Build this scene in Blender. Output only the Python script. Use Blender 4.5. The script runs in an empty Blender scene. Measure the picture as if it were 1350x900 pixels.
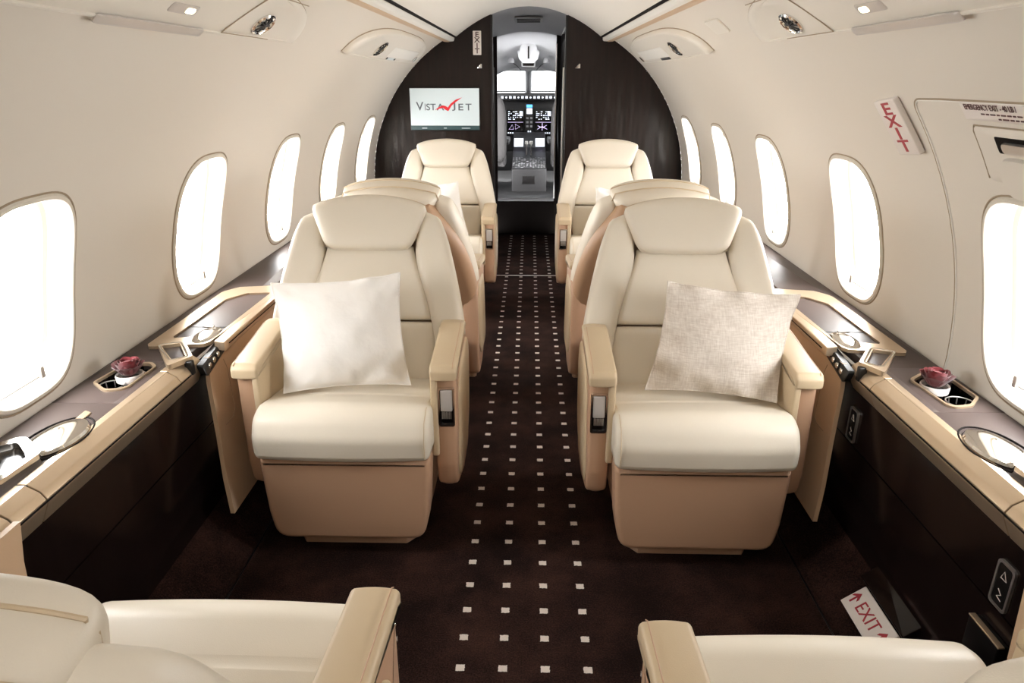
import bpy, bmesh, math, random
from mathutils import Vector, Matrix, noise
random.seed(7)
PI = math.pi
SC = bpy.context.scene
COL = SC.collection
S = math.sin
Cc = math.cos

# ---------------------------------------------------------------- materials
def lin(h):
    h = h.lstrip('#'); o = []
    for i in (0, 2, 4):
        c = int(h[i:i+2], 16)/255
        o.append(c/12.92 if c <= .04045 else ((c+.055)/1.055)**2.4)
    return (*o, 1)

def mat(name, col, rough=.5, metal=0., spec=.5, bump=None, coat=0., sheen=0., emit=None, es=0., colvar=None, aniso=0.):
    m = bpy.data.materials.new(name); m.use_nodes = True
    nt = m.node_tree; b = nt.nodes['Principled BSDF']
    c = lin(col) if isinstance(col, str) else col
    b.inputs['Base Color'].default_value = c
    b.inputs['Roughness'].default_value = rough
    b.inputs['Metallic'].default_value = metal
    b.inputs['Specular IOR Level'].default_value = spec
    b.inputs['Coat Weight'].default_value = coat
    b.inputs['Coat Roughness'].default_value = .08
    b.inputs['Sheen Weight'].default_value = sheen
    b.inputs['Anisotropic'].default_value = aniso
    if emit:
        b.inputs['Emission Color'].default_value = lin(emit); b.inputs['Emission Strength'].default_value = es
    tc = nt.nodes.new('ShaderNodeTexCoord')
    if bump:
        kind, scale, strength, dist = bump
        if kind == 'noise':
            t = nt.nodes.new('ShaderNodeTexNoise'); t.inputs['Scale'].default_value = scale; t.inputs['Detail'].default_value = 4
            out = t.outputs['Fac']
        elif kind == 'leather':
            t = nt.nodes.new('ShaderNodeTexVoronoi'); t.inputs['Scale'].default_value = scale; t.feature = 'DISTANCE_TO_EDGE'
            out = t.outputs['Distance']
        elif kind == 'weave':
            t = nt.nodes.new('ShaderNodeTexNoise'); t.inputs['Scale'].default_value = scale; t.inputs['Detail'].default_value = 6
            out = t.outputs['Fac']
        nt.links.new(tc.outputs['Object'], t.inputs['Vector'])
        bp = nt.nodes.new('ShaderNodeBump'); bp.inputs['Strength'].default_value = strength; bp.inputs['Distance'].default_value = dist
        nt.links.new(out, bp.inputs['Height']); nt.links.new(bp.outputs['Normal'], b.inputs['Normal'])
    if colvar:
        c2, scale = colvar
        t = nt.nodes.new('ShaderNodeTexNoise'); t.inputs['Scale'].default_value = scale; t.inputs['Detail'].default_value = 5
        r = nt.nodes.new('ShaderNodeValToRGB'); r.color_ramp.elements[0].position = .35; r.color_ramp.elements[1].position = .65
        r.color_ramp.elements[0].color = c; r.color_ramp.elements[1].color = lin(c2)
        nt.links.new(tc.outputs['Object'], t.inputs['Vector']); nt.links.new(t.outputs['Fac'], r.inputs['Fac'])
        nt.links.new(r.outputs['Color'], b.inputs['Base Color'])
    return m

M = {}
M['ivory'] = mat('ivory leather', '#d8cfbf', .42, bump=('leather', 420, .10, .002), spec=.4)
M['ivory_arm'] = mat('cream leather', '#c2ae90', .42, bump=('leather', 420, .10, .002), spec=.4)
M['tan'] = mat('tan leather', '#b8957a', .45, bump=('leather', 420, .10, .002), spec=.4)
M['lining'] = mat('tan side lining', '#c2a689', .45, bump=('leather', 420, .08, .002), spec=.35)
M['shell'] = mat('tan seat shell', '#a8876a', .45, bump=('leather', 420, .08, .002), spec=.4)
M['wall'] = mat('cream wall lining', '#ddd6cb', .55, spec=.3)
M['ceiling'] = mat('cream ceiling lining', '#e6e1d8', .6, spec=.3)
M['valance'] = mat('beige valance', '#c4a98c', .5)
M['white'] = mat('white plastic', '#eeebe4', .4)
M['reveal'] = mat('white window reveal', '#d6cfc2', .35)
M['pod'] = mat('pale service panel', '#e2dcd1', .4)
M['groove'] = mat('beige gap', '#9c8b74', .7)
M['dark'] = mat('dark slot', '#120d0b', .8, spec=.1)
M['black'] = mat('black plastic', '#0b0909', .35)
M['top'] = mat('dark taupe ledge veneer', '#453b38', .42, spec=.3)
M['gold'] = mat('champagne metallic trim', '#c9b499', .3, metal=.7)
M['chrome'] = mat('polished chrome', '#e9e6e2', .08, metal=1.)
M['steel'] = mat('brushed steel', '#d5d2cf', .3, metal=.9)
M['silver'] = mat('silver strip', '#c9c4c0', .3, metal=.4)
M['white_pillow'] = mat('white cotton', '#e6e2dc', .85, sheen=.3, bump=('noise', 26, .3, .008))
M['grey'] = mat('cockpit grey', '#8b8b8d', .6)
M['darkgrey'] = mat('cockpit dark grey', '#1b1a1b', .5)
M['sheep'] = mat('grey seat cover', '#3b3939', .9)
M['navy'] = mat('dark green bar', '#22393b', .4, emit='#22393b', es=.6)
M['scr'] = mat('lit screen', '#b9c4c6', .35, emit='#dbe4e5', es=.30)
M['scr_txt'] = mat('grey screen lettering', '#4a4f55', .5, emit='#5c6268', es=.35)
M['scr_red'] = mat('red screen mark', '#b01a22', .5, emit='#c01a24', es=.5)
M['red'] = mat('red lettering', '#a52a36', .5)
M['ink'] = mat('dark lettering', '#4a2224', .5)
M['sign'] = mat('white sign plastic', '#e4dcd6', .4)
M['rose'] = mat('red rose petals', '#6a0714', .7, sheen=.4)
M['led'] = mat('lit reading lamp', '#fff3d6', .4, emit='#ffe9bd', es=6.)
M['disp'] = mat('display light', '#dfe4ee', .4, emit='#dfe6f5', es=.9)
M['disp2'] = mat('display violet', '#c9b6dd', .4, emit='#d6c2ee', es=.9)
M['blue'] = mat('display blue', '#4c9be0', .4, emit='#57a8ee', es=1.5)
M['socket'] = mat('black glass', '#050506', .15)

# glass: mostly see-through with a faint sheen
def glassy(name, tint='#ffffff', gl=.06):
    m = bpy.data.materials.new(name); m.use_nodes = True; nt = m.node_tree; nt.nodes.clear()
    o = nt.nodes.new('ShaderNodeOutputMaterial'); mx = nt.nodes.new('ShaderNodeMixShader'); mx.inputs[0].default_value = gl
    t = nt.nodes.new('ShaderNodeBsdfTransparent'); t.inputs[0].default_value = lin(tint)
    g = nt.nodes.new('ShaderNodeBsdfGlossy'); g.inputs['Roughness'].default_value = .05
    nt.links.new(t.outputs[0], mx.inputs[1]); nt.links.new(g.outputs[0], mx.inputs[2]); nt.links.new(mx.outputs[0], o.inputs[0])
    return m
M['glass'] = glassy('window glass')
M['screen_glass'] = glassy('light-dimming windscreen glass', '#7c7f80', .05)  # grey tint added to cut the daylight entering the cockpit
M['cup'] = glassy('vase glass', '#f4ece8', .35)

def linen():
    m = mat('oatmeal linen', '#cfc3b6', .9, sheen=.2); nt = m.node_tree; b = nt.nodes['Principled BSDF']
    tc = nt.nodes.new('ShaderNodeTexCoord'); fac = []
    for sc in ((330, 40, 40), (40, 40, 330)):
        mp = nt.nodes.new('ShaderNodeMapping'); mp.inputs['Scale'].default_value = sc
        n = nt.nodes.new('ShaderNodeTexNoise'); n.inputs['Scale'].default_value = 1.; n.inputs['Detail'].default_value = 3
        nt.links.new(tc.outputs['Object'], mp.inputs[0]); nt.links.new(mp.outputs[0], n.inputs['Vector']); fac.append(n.outputs['Fac'])
    a = nt.nodes.new('ShaderNodeMath'); a.operation = 'ADD'; nt.links.new(fac[0], a.inputs[0]); nt.links.new(fac[1], a.inputs[1])
    r = nt.nodes.new('ShaderNodeValToRGB'); r.color_ramp.elements[0].position = .6; r.color_ramp.elements[1].position = 1.
    r.color_ramp.elements[0].position = .35; r.color_ramp.elements[1].position = .65
    h = nt.nodes.new('ShaderNodeMath'); h.operation = 'MULTIPLY'; h.inputs[1].default_value = .5
    nt.links.new(a.outputs[0], h.inputs[0]); nt.links.new(h.outputs[0], r.inputs['Fac'])
    r.color_ramp.elements[0].color = lin('#c2b6aa'); r.color_ramp.elements[1].color = lin('#dcd4ca')
    nt.links.new(r.outputs['Color'], b.inputs['Base Color'])
    bp = nt.nodes.new('ShaderNodeBump'); bp.inputs['Strength'].default_value = .5; bp.inputs['Distance'].default_value = .002
    nt.links.new(h.outputs[0], bp.inputs['Height']); nt.links.new(bp.outputs['Normal'], b.inputs['Normal'])
    return m
M['linen'] = linen()

def wood(name, c1, c2, rough, wav=.25):
    m = mat(name, c1, rough, spec=.3, coat=.0); nt = m.node_tree; b = nt.nodes['Principled BSDF']
    tc = nt.nodes.new('ShaderNodeTexCoord'); mp = nt.nodes.new('ShaderNodeMapping'); mp.inputs['Scale'].default_value = (55, 55, 2.2)
    n = nt.nodes.new('ShaderNodeTexNoise'); n.inputs['Scale'].default_value = 1.; n.inputs['Detail'].default_value = 6; n.inputs['Distortion'].default_value = .4
    r = nt.nodes.new('ShaderNodeValToRGB'); r.color_ramp.elements[0].position = .3; r.color_ramp.elements[1].position = .75
    r.color_ramp.elements[0].color = lin(c1); r.color_ramp.elements[1].color = lin(c2)
    nt.links.new(tc.outputs['Object'], mp.inputs[0]); nt.links.new(mp.outputs[0], n.inputs['Vector']); nt.links.new(n.outputs['Fac'], r.inputs['Fac'])
    nt.links.new(r.outputs['Color'], b.inputs['Base Color'])
    mp2 = nt.nodes.new('ShaderNodeMapping'); mp2.inputs['Scale'].default_value = (16, 16, 3.5)
    n2 = nt.nodes.new('ShaderNodeTexNoise'); n2.inputs['Scale'].default_value = 1.; n2.inputs['Detail'].default_value = 1
    nt.links.new(tc.outputs['Object'], mp2.inputs[0]); nt.links.new(mp2.outputs[0], n2.inputs['Vector'])
    bp = nt.nodes.new('ShaderNodeBump'); bp.inputs['Strength'].default_value = wav; bp.inputs['Distance'].default_value = .03
    nt.links.new(n2.outputs['Fac'], bp.inputs['Height']); nt.links.new(bp.outputs['Normal'], b.inputs['Normal'])
    return m
M['wood'] = wood('dark ebony veneer', '#0d0706', '#1e100d', .33, .22)
M['cab'] = wood('gloss dark veneer', '#120c0b', '#1d1412', .16, .02)

def carpet():
    m = bpy.data.materials.new('dark brown carpet with cream squares'); m.use_nodes = True; nt = m.node_tree
    b = nt.nodes['Principled BSDF']; b.inputs['Roughness'].default_value = .95; b.inputs['Specular IOR Level'].default_value = .1
    g = nt.nodes.new('ShaderNodeNewGeometry'); sp = nt.nodes.new('ShaderNodeSeparateXYZ'); nt.links.new(g.outputs['Position'], sp.inputs[0])
    def mth(op, a, bv=None, c=None):
        n = nt.nodes.new('ShaderNodeMath'); n.operation = op
        for i, v in enumerate((a, bv, c)):
            if v is None: continue
            if isinstance(v, (int, float)): n.inputs[i].default_value = v
            else: nt.links.new(v, n.inputs[i])
        return n.outputs[0]
    X, Y = sp.outputs[0], sp.outputs[1]
    # 4 columns from x=-0.137, pitch .0995 ; rows pitch .0958
    u = mth('DIVIDE', mth('ADD', X, .137), .0995); v = mth('DIVIDE', mth('SUBTRACT', Y, 1.744), .0958)
    fu = mth('ABSOLUTE', mth('SUBTRACT', u, mth('ROUND', u))); fv = mth('ABSOLUTE', mth('SUBTRACT', v, mth('ROUND', v)))
    # ragged pile edge
    nz = nt.nodes.new('ShaderNodeTexNoise'); nz.inputs['Scale'].default_value = 220; nt.links.new(g.outputs['Position'], nz.inputs['Vector'])
    jit = mth('MULTIPLY', mth('SUBTRACT', nz.outputs['Fac'], .5), .05)
    du = mth('LESS_THAN', mth('ADD', fu, jit),   .104); dv = mth('LESS_THAN', mth('ADD', fv, jit), .098)
    ina = mth('MULTIPLY', mth('GREATER_THAN', u, -.5), mth('LESS_THAN', u, 3.5))
    dot = mth('MULTIPLY', mth('MULTIPLY', du, dv), ina)
    n1 = nt.nodes.new('ShaderNodeTexNoise'); n1.inputs['Scale'].default_value = 5; n1.inputs['Detail'].default_value = 5; n1.inputs['Roughness'].default_value = .65
    n2 = nt.nodes.new('ShaderNodeTexNoise'); n2.inputs['Scale'].default_value = 260; n2.inputs['Detail'].default_value = 3
    for n in (n1, n2): nt.links.new(g.outputs['Position'], n.inputs['Vector'])
    f = mth('ADD', mth('MULTIPLY', n1.outputs['Fac'], .5), mth('MULTIPLY', n2.outputs['Fac'], .5))
    r = nt.nodes.new('ShaderNodeValToRGB'); r.color_ramp.elements[0].position = .42; r.color_ramp.elements[1].position = .70
    r.color_ramp.elements[0].color = lin('#120806'); r.color_ramp.elements[1].color = lin('#3f2a24')
    nt.links.new(f, r.inputs['Fac'])
    mx = nt.nodes.new('ShaderNodeMix'); mx.data_type = 'RGBA'; nt.links.new(dot, mx.inputs['Factor'])
    nt.links.new(r.outputs['Color'], mx.inputs['A']); mx.inputs['B'].default_value = lin('#cbc1b8')
    nt.links.new(mx.outputs['Result'], b.inputs['Base Color'])
    bp = nt.nodes.new('ShaderNodeBump'); bp.inputs['Strength'].default_value = .7; bp.inputs['Distance'].default_value = .006
    nt.links.new(f, bp.inputs['Height']); nt.links.new(bp.outputs['Normal'], b.inputs['Normal'])
    return m
M['carpet'] = carpet()

# ---------------------------------------------------------------- objects
def tag(o, label=None, cat=None, group=None, kind=None):
    if label: o['label'] = label
    if cat: o['category'] = cat
    if group: o['group'] = group
    if kind: o['kind'] = kind
    return o

def empty(name, loc=(0, 0, 0), rz=0., **k):
    o = bpy.data.objects.new(name, None); o.empty_display_size = .1; COL.objects.link(o)
    o.location = loc; o.rotation_euler = (0, 0, rz); tag(o, **k); return o

def link(name, me, m, parent=None, **k):
    o = bpy.data.objects.new(name, me); COL.objects.link(o)
    if m is not None: me.materials.append(M[m] if isinstance(m, str) else m)
    if parent: o.parent = parent
    tag(o, **k); return o

def mk(name, verts, faces, m, parent=None, smooth=True, ang=38, closed=True, **k):
    me = bpy.data.meshes.new(name); me.from_pydata([tuple(v) for v in verts], [], faces); me.validate(); me.update()
    if closed:
        bm = bmesh.new(); bm.from_mesh(me); bmesh.ops.remove_doubles(bm, verts=bm.verts, dist=1e-6)
        bmesh.ops.recalc_face_normals(bm, faces=bm.faces); bm.to_mesh(me); bm.free()
    if smooth:
        for p in me.polygons: p.use_smooth = True
        me.set_sharp_from_angle(angle=math.radians(ang))
    return link(name, me, m, parent, **k)

class G:                                     # gathers shells into one mesh
    def __init__(s): s.v = []; s.f = []
    def add(s, vf):
        v, f = vf; b = len(s.v); s.v += list(v); s.f += [tuple(i+b for i in q) for q in f]; return s
    def make(s, name, m, parent=None, **k): return mk(name, s.v, s.f, m, parent, **k)

def fillet(poly, r, seg=5):
    n = len(poly); out = []
    for i in range(n):
        p = Vector(poly[i]); a = Vector(poly[i-1]); b = Vector(poly[(i+1) % n])
        ri = r[i] if isinstance(r, (list, tuple)) else r
        da, db = (a-p), (b-p); la, lb = da.length, db.length
        if ri <= 0 or la < 1e-6 or lb < 1e-6: out.append(p); continue
        da /= la; db /= lb; c = max(-1, min(1, da.dot(db))); half = math.acos(c)/2
        if half > PI/2-.05: out.append(p); continue
        t = min(ri/math.tan(half), la*.48, lb*.48)
        p0, p1 = p+da*t, p+db*t
        for k in range(seg+1):
            s = k/seg; out.append(p0*(1-s)**2+p*2*s*(1-s)+p1*s*s)
    return out

def inset(poly, d):
    n = len(poly); ar = sum(poly[i-1].x*poly[i].y-poly[i].x*poly[i-1].y for i in range(n))
    sg = 1 if ar > 0 else -1; out = []
    for i in range(n):
        e1 = poly[i]-poly[i-1]; e2 = poly[(i+1) % n]-poly[i]
        if e1.length < 1e-7: e1 = e2
        if e2.length < 1e-7: e2 = e1
        n1 = Vector((-e1.y, e1.x)).normalized(); n2 = Vector((-e2.y, e2.x)).normalized()
        m_ = (n1+n2); m_ = m_.normalized() if m_.length > 1e-6 else n1
        k = max(.5, m_.dot(n1)); out.append(poly[i]+m_*(sg*d/k))
    return out

def loft(poly, stations, mf, caps=True):
    v = []; f = []; n = len(poly)
    for pos, ins in stations:
        pp = inset(poly, ins) if abs(ins) > 1e-9 else poly
        v += [mf(p.x, p.y, pos) for p in pp]
    for k in range(len(stations)-1):
        for i in range(n):
            j = (i+1) % n; f.append((k*n+i, k*n+j, (k+1)*n+j, (k+1)*n+i))
    if caps:
        f.append(tuple(range(n))); f.append(tuple(range((len(stations)-1)*n, len(stations)*n)))
    return v, f

def rext(poly, a, b, r, mf, bulge=0., seg=4, mid=6, fr=0., caps=True):
    poly = fillet(poly, fr) if fr else [Vector(p) for p in poly]
    if a > b: a, b = b, a
    st = []
    for k in range(seg+1):
        t = PI/2*k/seg; st.append((a+r*(1-Cc(t)), r*(1-S(t))))
    for k in range(1, mid):
        s = k/mid; st.append((a+r+(b-a-2*r)*s, -bulge*(1-(2*s-1)**2)))
    for k in range(seg, -1, -1):
        t = PI/2*k/seg; st.append((b-r*(1-Cc(t)), r*(1-S(t))))
    return loft(poly, st, mf, caps)

# axis maps: profile (u,v) + position w
def mx_(u, v, w): return Vector((w, u, v))       # profile in (y,z), swept along x
def my_(u, v, w): return Vector((u, w, v))       # profile in (x,z), swept along y
def mz_(u, v, w): return Vector((u, v, w))       # profile in (x,y), swept along z

def rect(x0, x1, y0, y1): return [(x0, y0), (x1, y0), (x1, y1), (x0, y1)]
def rbox(x0, x1, y0, y1, z0, z1, r=.003, fr=None, mf=mz_): return rext(rect(x0, x1, y0, y1), z0, z1, r, mf, mid=1, seg=3, fr=fr if fr is not None else r)

def samp(n, e=.9):
    return [(1-e)*(2*i/n-1)+e*S(PI/2*(2*i/n-1)) for i in range(n+1)]

def gridpad(f, mf, d0, d1, n=(18, 18), p=7., corner=.03):
    """cushioned panel: f(s,t)->(u,v); rises from depth d0 to d1"""
    ss, tt = samp(n[0]), samp(n[1]); v = []; F = []; w = n[0]+1
    def pt(s, t):
        s2 = s*(1-corner*abs(t)**8); t2 = t*(1-corner*abs(s)**8); return f(s2, t2)
    for t in tt:
        for s in ss:
            u, z = pt(s, t); h = (max(0, 1-abs(s)**p)*max(0, 1-abs(t)**p))**(1/2.6)
            v.append(mf(u, z, d0+(d1-d0)*h))
    N = len(v)
    for t in tt:
        for s in ss:
            u, z = pt(s, t); v.append(mf(u, z, d0-(abs(d1-d0))*.15*0))
    for j in range(n[1]):
        for i in range(n[0]):
            a = j*w+i; F.append((a, a+1, a+w+1, a+w))
    return v[:N], F, N

def pad(name, f, mf, d0, d1, m, parent, back=None, n=(18, 18), p=7., corner=.03, **k):
    """closed panel: front bulge from d0 to d1, flat (or bulged) back at `back`"""
    v, F, N = gridpad(f, mf, d0, d1, n, p, corner); w, h = n[0]+1, n[1]+1
    back = d0-.02 if back is None else back
    ss, tt = samp(n[0]), samp(n[1]); vb = []
    for t in tt:
        for s in ss:
            s2 = s*(1-corner*abs(t)**8); t2 = t*(1-corner*abs(s)**8); u, z = f(s2, t2)
            hh = (max(0, 1-abs(s)**p)*max(0, 1-abs(t)**p))**(1/2.6)
            vb.append(mf(u, z, d0+(back-d0)*hh))
    v = v+vb; F2 = [tuple(i+N for i in reversed(q)) for q in F]
    return mk(name, v, F+F2, m, parent, ang=70, **k)

def tube(pts, r, seg=8, close=False):
    v = []; f = []; n = len(pts); pts = [Vector(p) for p in pts]; ref = None
    for i, p in enumerate(pts):
        a = pts[i-1] if (i > 0 or close) else p; b = pts[(i+1) % n] if (i < n-1 or close) else p
        t = (b-a).normalized()
        if ref is None: ref = Vector((0, 0, 1)) if abs(t.z) < .9 else Vector((1, 0, 0))
        x = (ref-t*ref.dot(t)); x = x.normalized() if x.length > 1e-6 else t.orthogonal().normalized(); ref = x; y = t.cross(x)
        rr = r[i] if isinstance(r, (list, tuple)) else r
        for k in range(seg):
            th = 2*PI*k/seg; v.append(p+x*Cc(th)*rr+y*S(th)*rr)
    for i in range(n if close else n-1):
        for k in range(seg):
            j = (i+1) % n; f.append((i*seg+k, i*seg+(k+1) % seg, j*seg+(k+1) % seg, j*seg+k))
    if not close: f.append(tuple(range(seg))); f.append(tuple(range((n-1)*seg, n*seg)))
    return v, f

def lathe(prof, c, seg=28, ax=None, sx=1., sy=1.):
    """prof: (r,z) list; ax = 3 axis vectors"""
    c = Vector(c); ex, ey, ez = ax or (Vector((1, 0, 0)), Vector((0, 1, 0)), Vector((0, 0, 1))); v = []; f = []
    for r, z in prof:
        for k in range(seg):
            th = 2*PI*k/seg; v.append(c+ex*(r*sx*Cc(th))+ey*(r*sy*S(th))+ez*z)
    for i in range(len(prof)-1):
        for k in range(seg):
            f.append((i*seg+k, i*seg+(k+1) % seg, (i+1)*seg+(k+1) % seg, (i+1)*seg+k))
    if prof[0][0] > 1e-6: f.append(tuple(range(seg)))
    if prof[-1][0] > 1e-6: f.append(tuple(range((len(prof)-1)*seg, len(prof)*seg)))
    return v, f

def ring_prism(outer, inner, z0, z1, mf):
    """frame between two outlines with the same number of points"""
    if len(outer) != len(inner):
        def rs_(pl, n):
            pl = [Vector(p) for p in pl]; L = [0]
            for i in range(len(pl)): L.append(L[-1]+(pl[(i+1) % len(pl)]-pl[i]).length)
            out = []; k = 0
            for j in range(n):
                t = L[-1]*j/n
                while L[k+1] < t: k += 1
                s = (t-L[k])/max(1e-9, L[k+1]-L[k]); out.append(pl[k].lerp(pl[(k+1) % len(pl)], s))
            return out
        outer, inner = rs_(outer, 72), rs_(inner, 72)
    n = len(outer); v = []
    for w in (z0, z1):
        v += [mf(p[0], p[1], w) for p in outer]; v += [mf(p[0], p[1], w) for p in inner]
    f = []
    for i in range(n):
        j = (i+1) % n
        f += [(i, j, n+j, n+i), (2*n+i, 2*n+j, 3*n+j, 3*n+i), (i, j, 2*n+j, 2*n+i), (n+i, n+j, 3*n+j, 3*n+i)]
    return v, f

def text(name, s, size, m, parent, mw, ext=.0006, sx=1., bold=0., **k):
    cu = bpy.data.curves.new(name, 'FONT'); cu.body = s; cu.size = size; cu.extrude = ext; cu.align_x = 'CENTER'; cu.align_y = 'CENTER'; cu.offset = size*bold
    tmp = bpy.data.objects.new('tmp', cu); COL.objects.link(tmp); bpy.context.view_layer.update()
    me = bpy.data.meshes.new_from_object(tmp.evaluated_get(bpy.context.evaluated_depsgraph_get()))
    bpy.data.objects.remove(tmp); me.transform(mw @ Matrix.Diagonal((sx, 1, 1, 1)))
    return link(name, me, m, parent, **k)

def frame(o, ex, ey, ez):
    m_ = Matrix.Identity(4)
    for i, a in enumerate((ex, ey, ez)):
        a = Vector(a).normalized()
        for r_ in range(3): m_[r_][i] = a[r_]
    for r_ in range(3): m_[r_][3] = o[r_]
    return m_

def copy_tree(o, parent=None):
    c = o.copy(); COL.objects.link(c)
    if parent: c.parent = parent
    for ch in [x for x in bpy.data.objects if x.parent == o]: copy_tree(ch, c)
    return c

# ---------------------------------------------------------------- fuselage
R0, Z0 = 1.10, .59
def W(side, Y, a, d=0.):
    return Vector((side*(R0-d)*Cc(a), Y, Z0+(R0-d)*S(a)))
YB, YF = -1.7, 5.13                         # aft end, bulkhead
WC = [-1.82+.81*0, -.21-.81, -.21, .60, 1.415, 2.27, 3.08, 3.88, 4.68][4:]
AW = .2295; HWY, HWA = .168, .208            # window centre angle, half width, half angle

def squircle(n, hx, hy, p=3.2, rot=0):
    out = []
    for k in range(n):
        t = 2*PI*(k+.5)/n-3*PI/4; c, s = Cc(t), S(t)
        out.append((hx*math.copysign(abs(c)**(2/p), c), hy*math.copysign(abs(s)**(2/p), s)))
    return out
NW = 64
def rect_ring(n, x0, x1, y0, y1):
    q = n//4; out = []
    for k in range(q): out.append((x0+(x1-x0)*k/q, y0))
    for k in range(q): out.append((x1, y0+(y1-y0)*k/q))
    for k in range(q): out.append((x1-(x1-x0)*k/q, y1))
    for k in range(q): out.append((x0, y1-(y1-y0)*k/q))
    return out

def make_wall(side, name):
    v = []; f = []
    def band(y0, y1, a0, a1, ny, na):
        b = len(v)
        for i in range(na+1):
            for j in range(ny+1): v.append(W(side, y0+(y1-y0)*j/ny, a0+(a1-a0)*i/na))
        for i in range(na):
            for j in range(ny):
                q = b+i*(ny+1)+j; f.append((q, q+1, q+ny+2, q+ny+1))
    A0, A1, A2, A3 = -.60, -.08, .54, 1.0195
    band(YB, YF, A0, A1, 20, 10); band(YB, YF, A2, A3, 20, 12)
    edges = [WC[0]-.42]+[(WC[i]+WC[i+1])/2 for i in range(len(WC)-1)]+[YF]; band(YB, edges[0], A1, A2, 6, 16)
    for i, yc in enumerate(WC):
        y0, y1 = edges[i], edges[i+1]
        o = rect_ring(NW, y0, y1, A1, A2); h = [(yc+a, AW+b) for a, b in squircle(NW, HWY, HWA)]
        b0 = len(v); K = 7
        for k in range(K+1):
            s = (k/K)**1.5
            for p, q in zip(h, o): v.append(W(side, p[0]*(1-s)+q[0]*s, p[1]*(1-s)+q[1]*s))
        for k in range(K):
            for j in range(NW):
                j2 = (j+1) % NW; f.append((b0+k*NW+j, b0+k*NW+j2, b0+(k+1)*NW+j2, b0+(k+1)*NW+j))
    mk(name, v, f, 'wall', None, closed=False, ang=60, kind='structure')

make_wall(-1, 'wall_left'); make_wall(1, 'wall_right')

def make_window(side, yc, n):
    root = None
    def ringpts(g, d):           # grow g, depth d (negative = outboard)
        return [W(side, yc+a*(1+g/HWY), AW+b*(1+g/.228), d) for a, b in squircle(NW, HWY, HWA)]
    rings = [ringpts(.010, .0), ringpts(.006, .006), ringpts(-.001, .007), ringpts(-.006, .002), ringpts(-.012, -.02), ringpts(-.016, -.045), ringpts(-.026, -.05), ringpts(-.03, -.062), ringpts(-.034, -.085)]
    v = [p for r in rings for p in r]; f = []
    for k in range(len(rings)-1):
        for j in range(NW): j2 = (j+1) % NW; f.append((k*NW+j, k*NW+j2, (k+1)*NW+j2, (k+1)*NW+j))
    root = mk('window_%d' % n, v, f, 'reveal', None, closed=False, ang=35, kind='structure')
    mk('window_gasket', *tube(ringpts(.012, .001), .0022, 6, True), 'groove', root)
    pv = ringpts(-.034, -.083); pf = [tuple(range(NW))]
    mk('window_pane', pv, pf, 'glass', root, closed=False, smooth=False)
    # shade latch low in the reveal on the far side
    g = G(); c = W(side, yc-.0, AW-HWA*.86, -.012)
    y0, y1 = yc-.085, yc+.045
    g.add(tube([W(side, y0, AW-HWA*.86, -.012), W(side, y1, AW-HWA*.86, -.012)], .0028, 6))
    g.add(rbox(*(sorted((c.x-side*.012, c.x+side*.004))), y1-.006 if side < 0 else y1-.006, y1+.006, c.z-.003, c.z+.024, .002))
    g.make('shade_latch', 'steel', root)
    return root
nwin = 0
for side in (-1, 1):
    for yc in [w for w in WC]:
        nwin += 1; make_window(side, yc, nwin)

# valances and ceiling
for side, nm in ((-1, 'trim_1'), (1, 'trim_2')):
    pr = fillet([(.578, 1.527), (.566, 1.519), (.536, 1.517), (.528, 1.522), (.506, 1.524), (.503, 1.545), (.512, 1.60), (.60, 1.60)], [.002, .003, .003, .003, .006, .004, 0, 0], 3)
    o = mk(nm, *loft(pr, [(YB, 0), (YF, 0)], lambda u, v, w, s=side: Vector((s*u, w, v))), 'valance', None, kind='structure')
    mk('valance_edge', *loft(fillet([(.529, 1.5205), (.505, 1.5225), (.499, 1.53), (.499, 1.548), (.531, 1.548)], .003, 3), [(YB, 0), (YF-.001, 0)], lambda u, v, w, s=side: Vector((s*u, w, v))), 'white', o)
    mk('light_slot', *tube([Vector((side*.49, YB, 1.548)), Vector((side*.49, YF-.002, 1.548))], .007, 8), 'dark', o)
v = []; f = []
NX = 24
for j, yy in enumerate((YB, YF)):
    for i in range(NX+1):
        x = -.51+1.02*i/NX; v.append((x, yy+(.045 if yy > 0 else 0), 1.728-.79*x*x+.010))
for i in range(NX): f.append((i, i+1, NX+2+i, NX+1+i))
mk('ceiling', v, f, 'ceiling', None, closed=False, kind='structure')

# floor with sloped sides
v = []; f = []
prof = [(-.96, .17), (-.93, .115), (-.79, .006), (-.76, 0), (.76, 0), (.79, .006), (.93, .115), (.96, .17)]
for yy in (YB, YF): v += [(x, yy, z) for x, z in prof]
for i in range(7): f.append((i, i+1, 9+i, 8+i))
mk('floor', v, f, 'carpet', None, closed=False, kind='structure', ang=10)
mk('floor_vestibule', *rbox(-.3, .3, YF, 6.15, -.05, 0, .001), 'carpet', None, kind='structure')
tag(mk('threshold_strip', *rbox(-.30, .30, 4.742, 4.752, -.004, .0035, .0015), 'steel'), 'thin metal joint strip across the aisle carpet between the far seats', 'strip')
for s_ in (-1, 1):
    mk('trim_%d' % (3 if s_ < 0 else 4), *tube([Vector((s_*.775, YB, .003)), Vector((s_*.775, YF, .003))], .0025, 6), 'black', None, kind='structure')

# aft end wall
def xsec(n=40):
    pts = []
    for k in range(n+1):
        a = -.60+(1.0195+.60)*k/n; p = W(1, 0, a); pts.append((p.x, p.z))
    pts.append((.51, 1.53))
    for k in range(13):
        x = .5-1.0*k/12; pts.append((x, 1.743-.79*x*x))
    pts.append((-.51, 1.53))
    for k in range(n, -1, -1):
        a = -.60+(1.0195+.60)*k/n; p = W(-1, 0, a); pts.append((p.x, p.z))
    return pts
xs = xsec()
mk('wall_back', [Vector((x, YB, z)) for x, z in xs], [tuple(range(len(xs)))], 'wall', None, closed=False, smooth=False, kind='structure')

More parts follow.
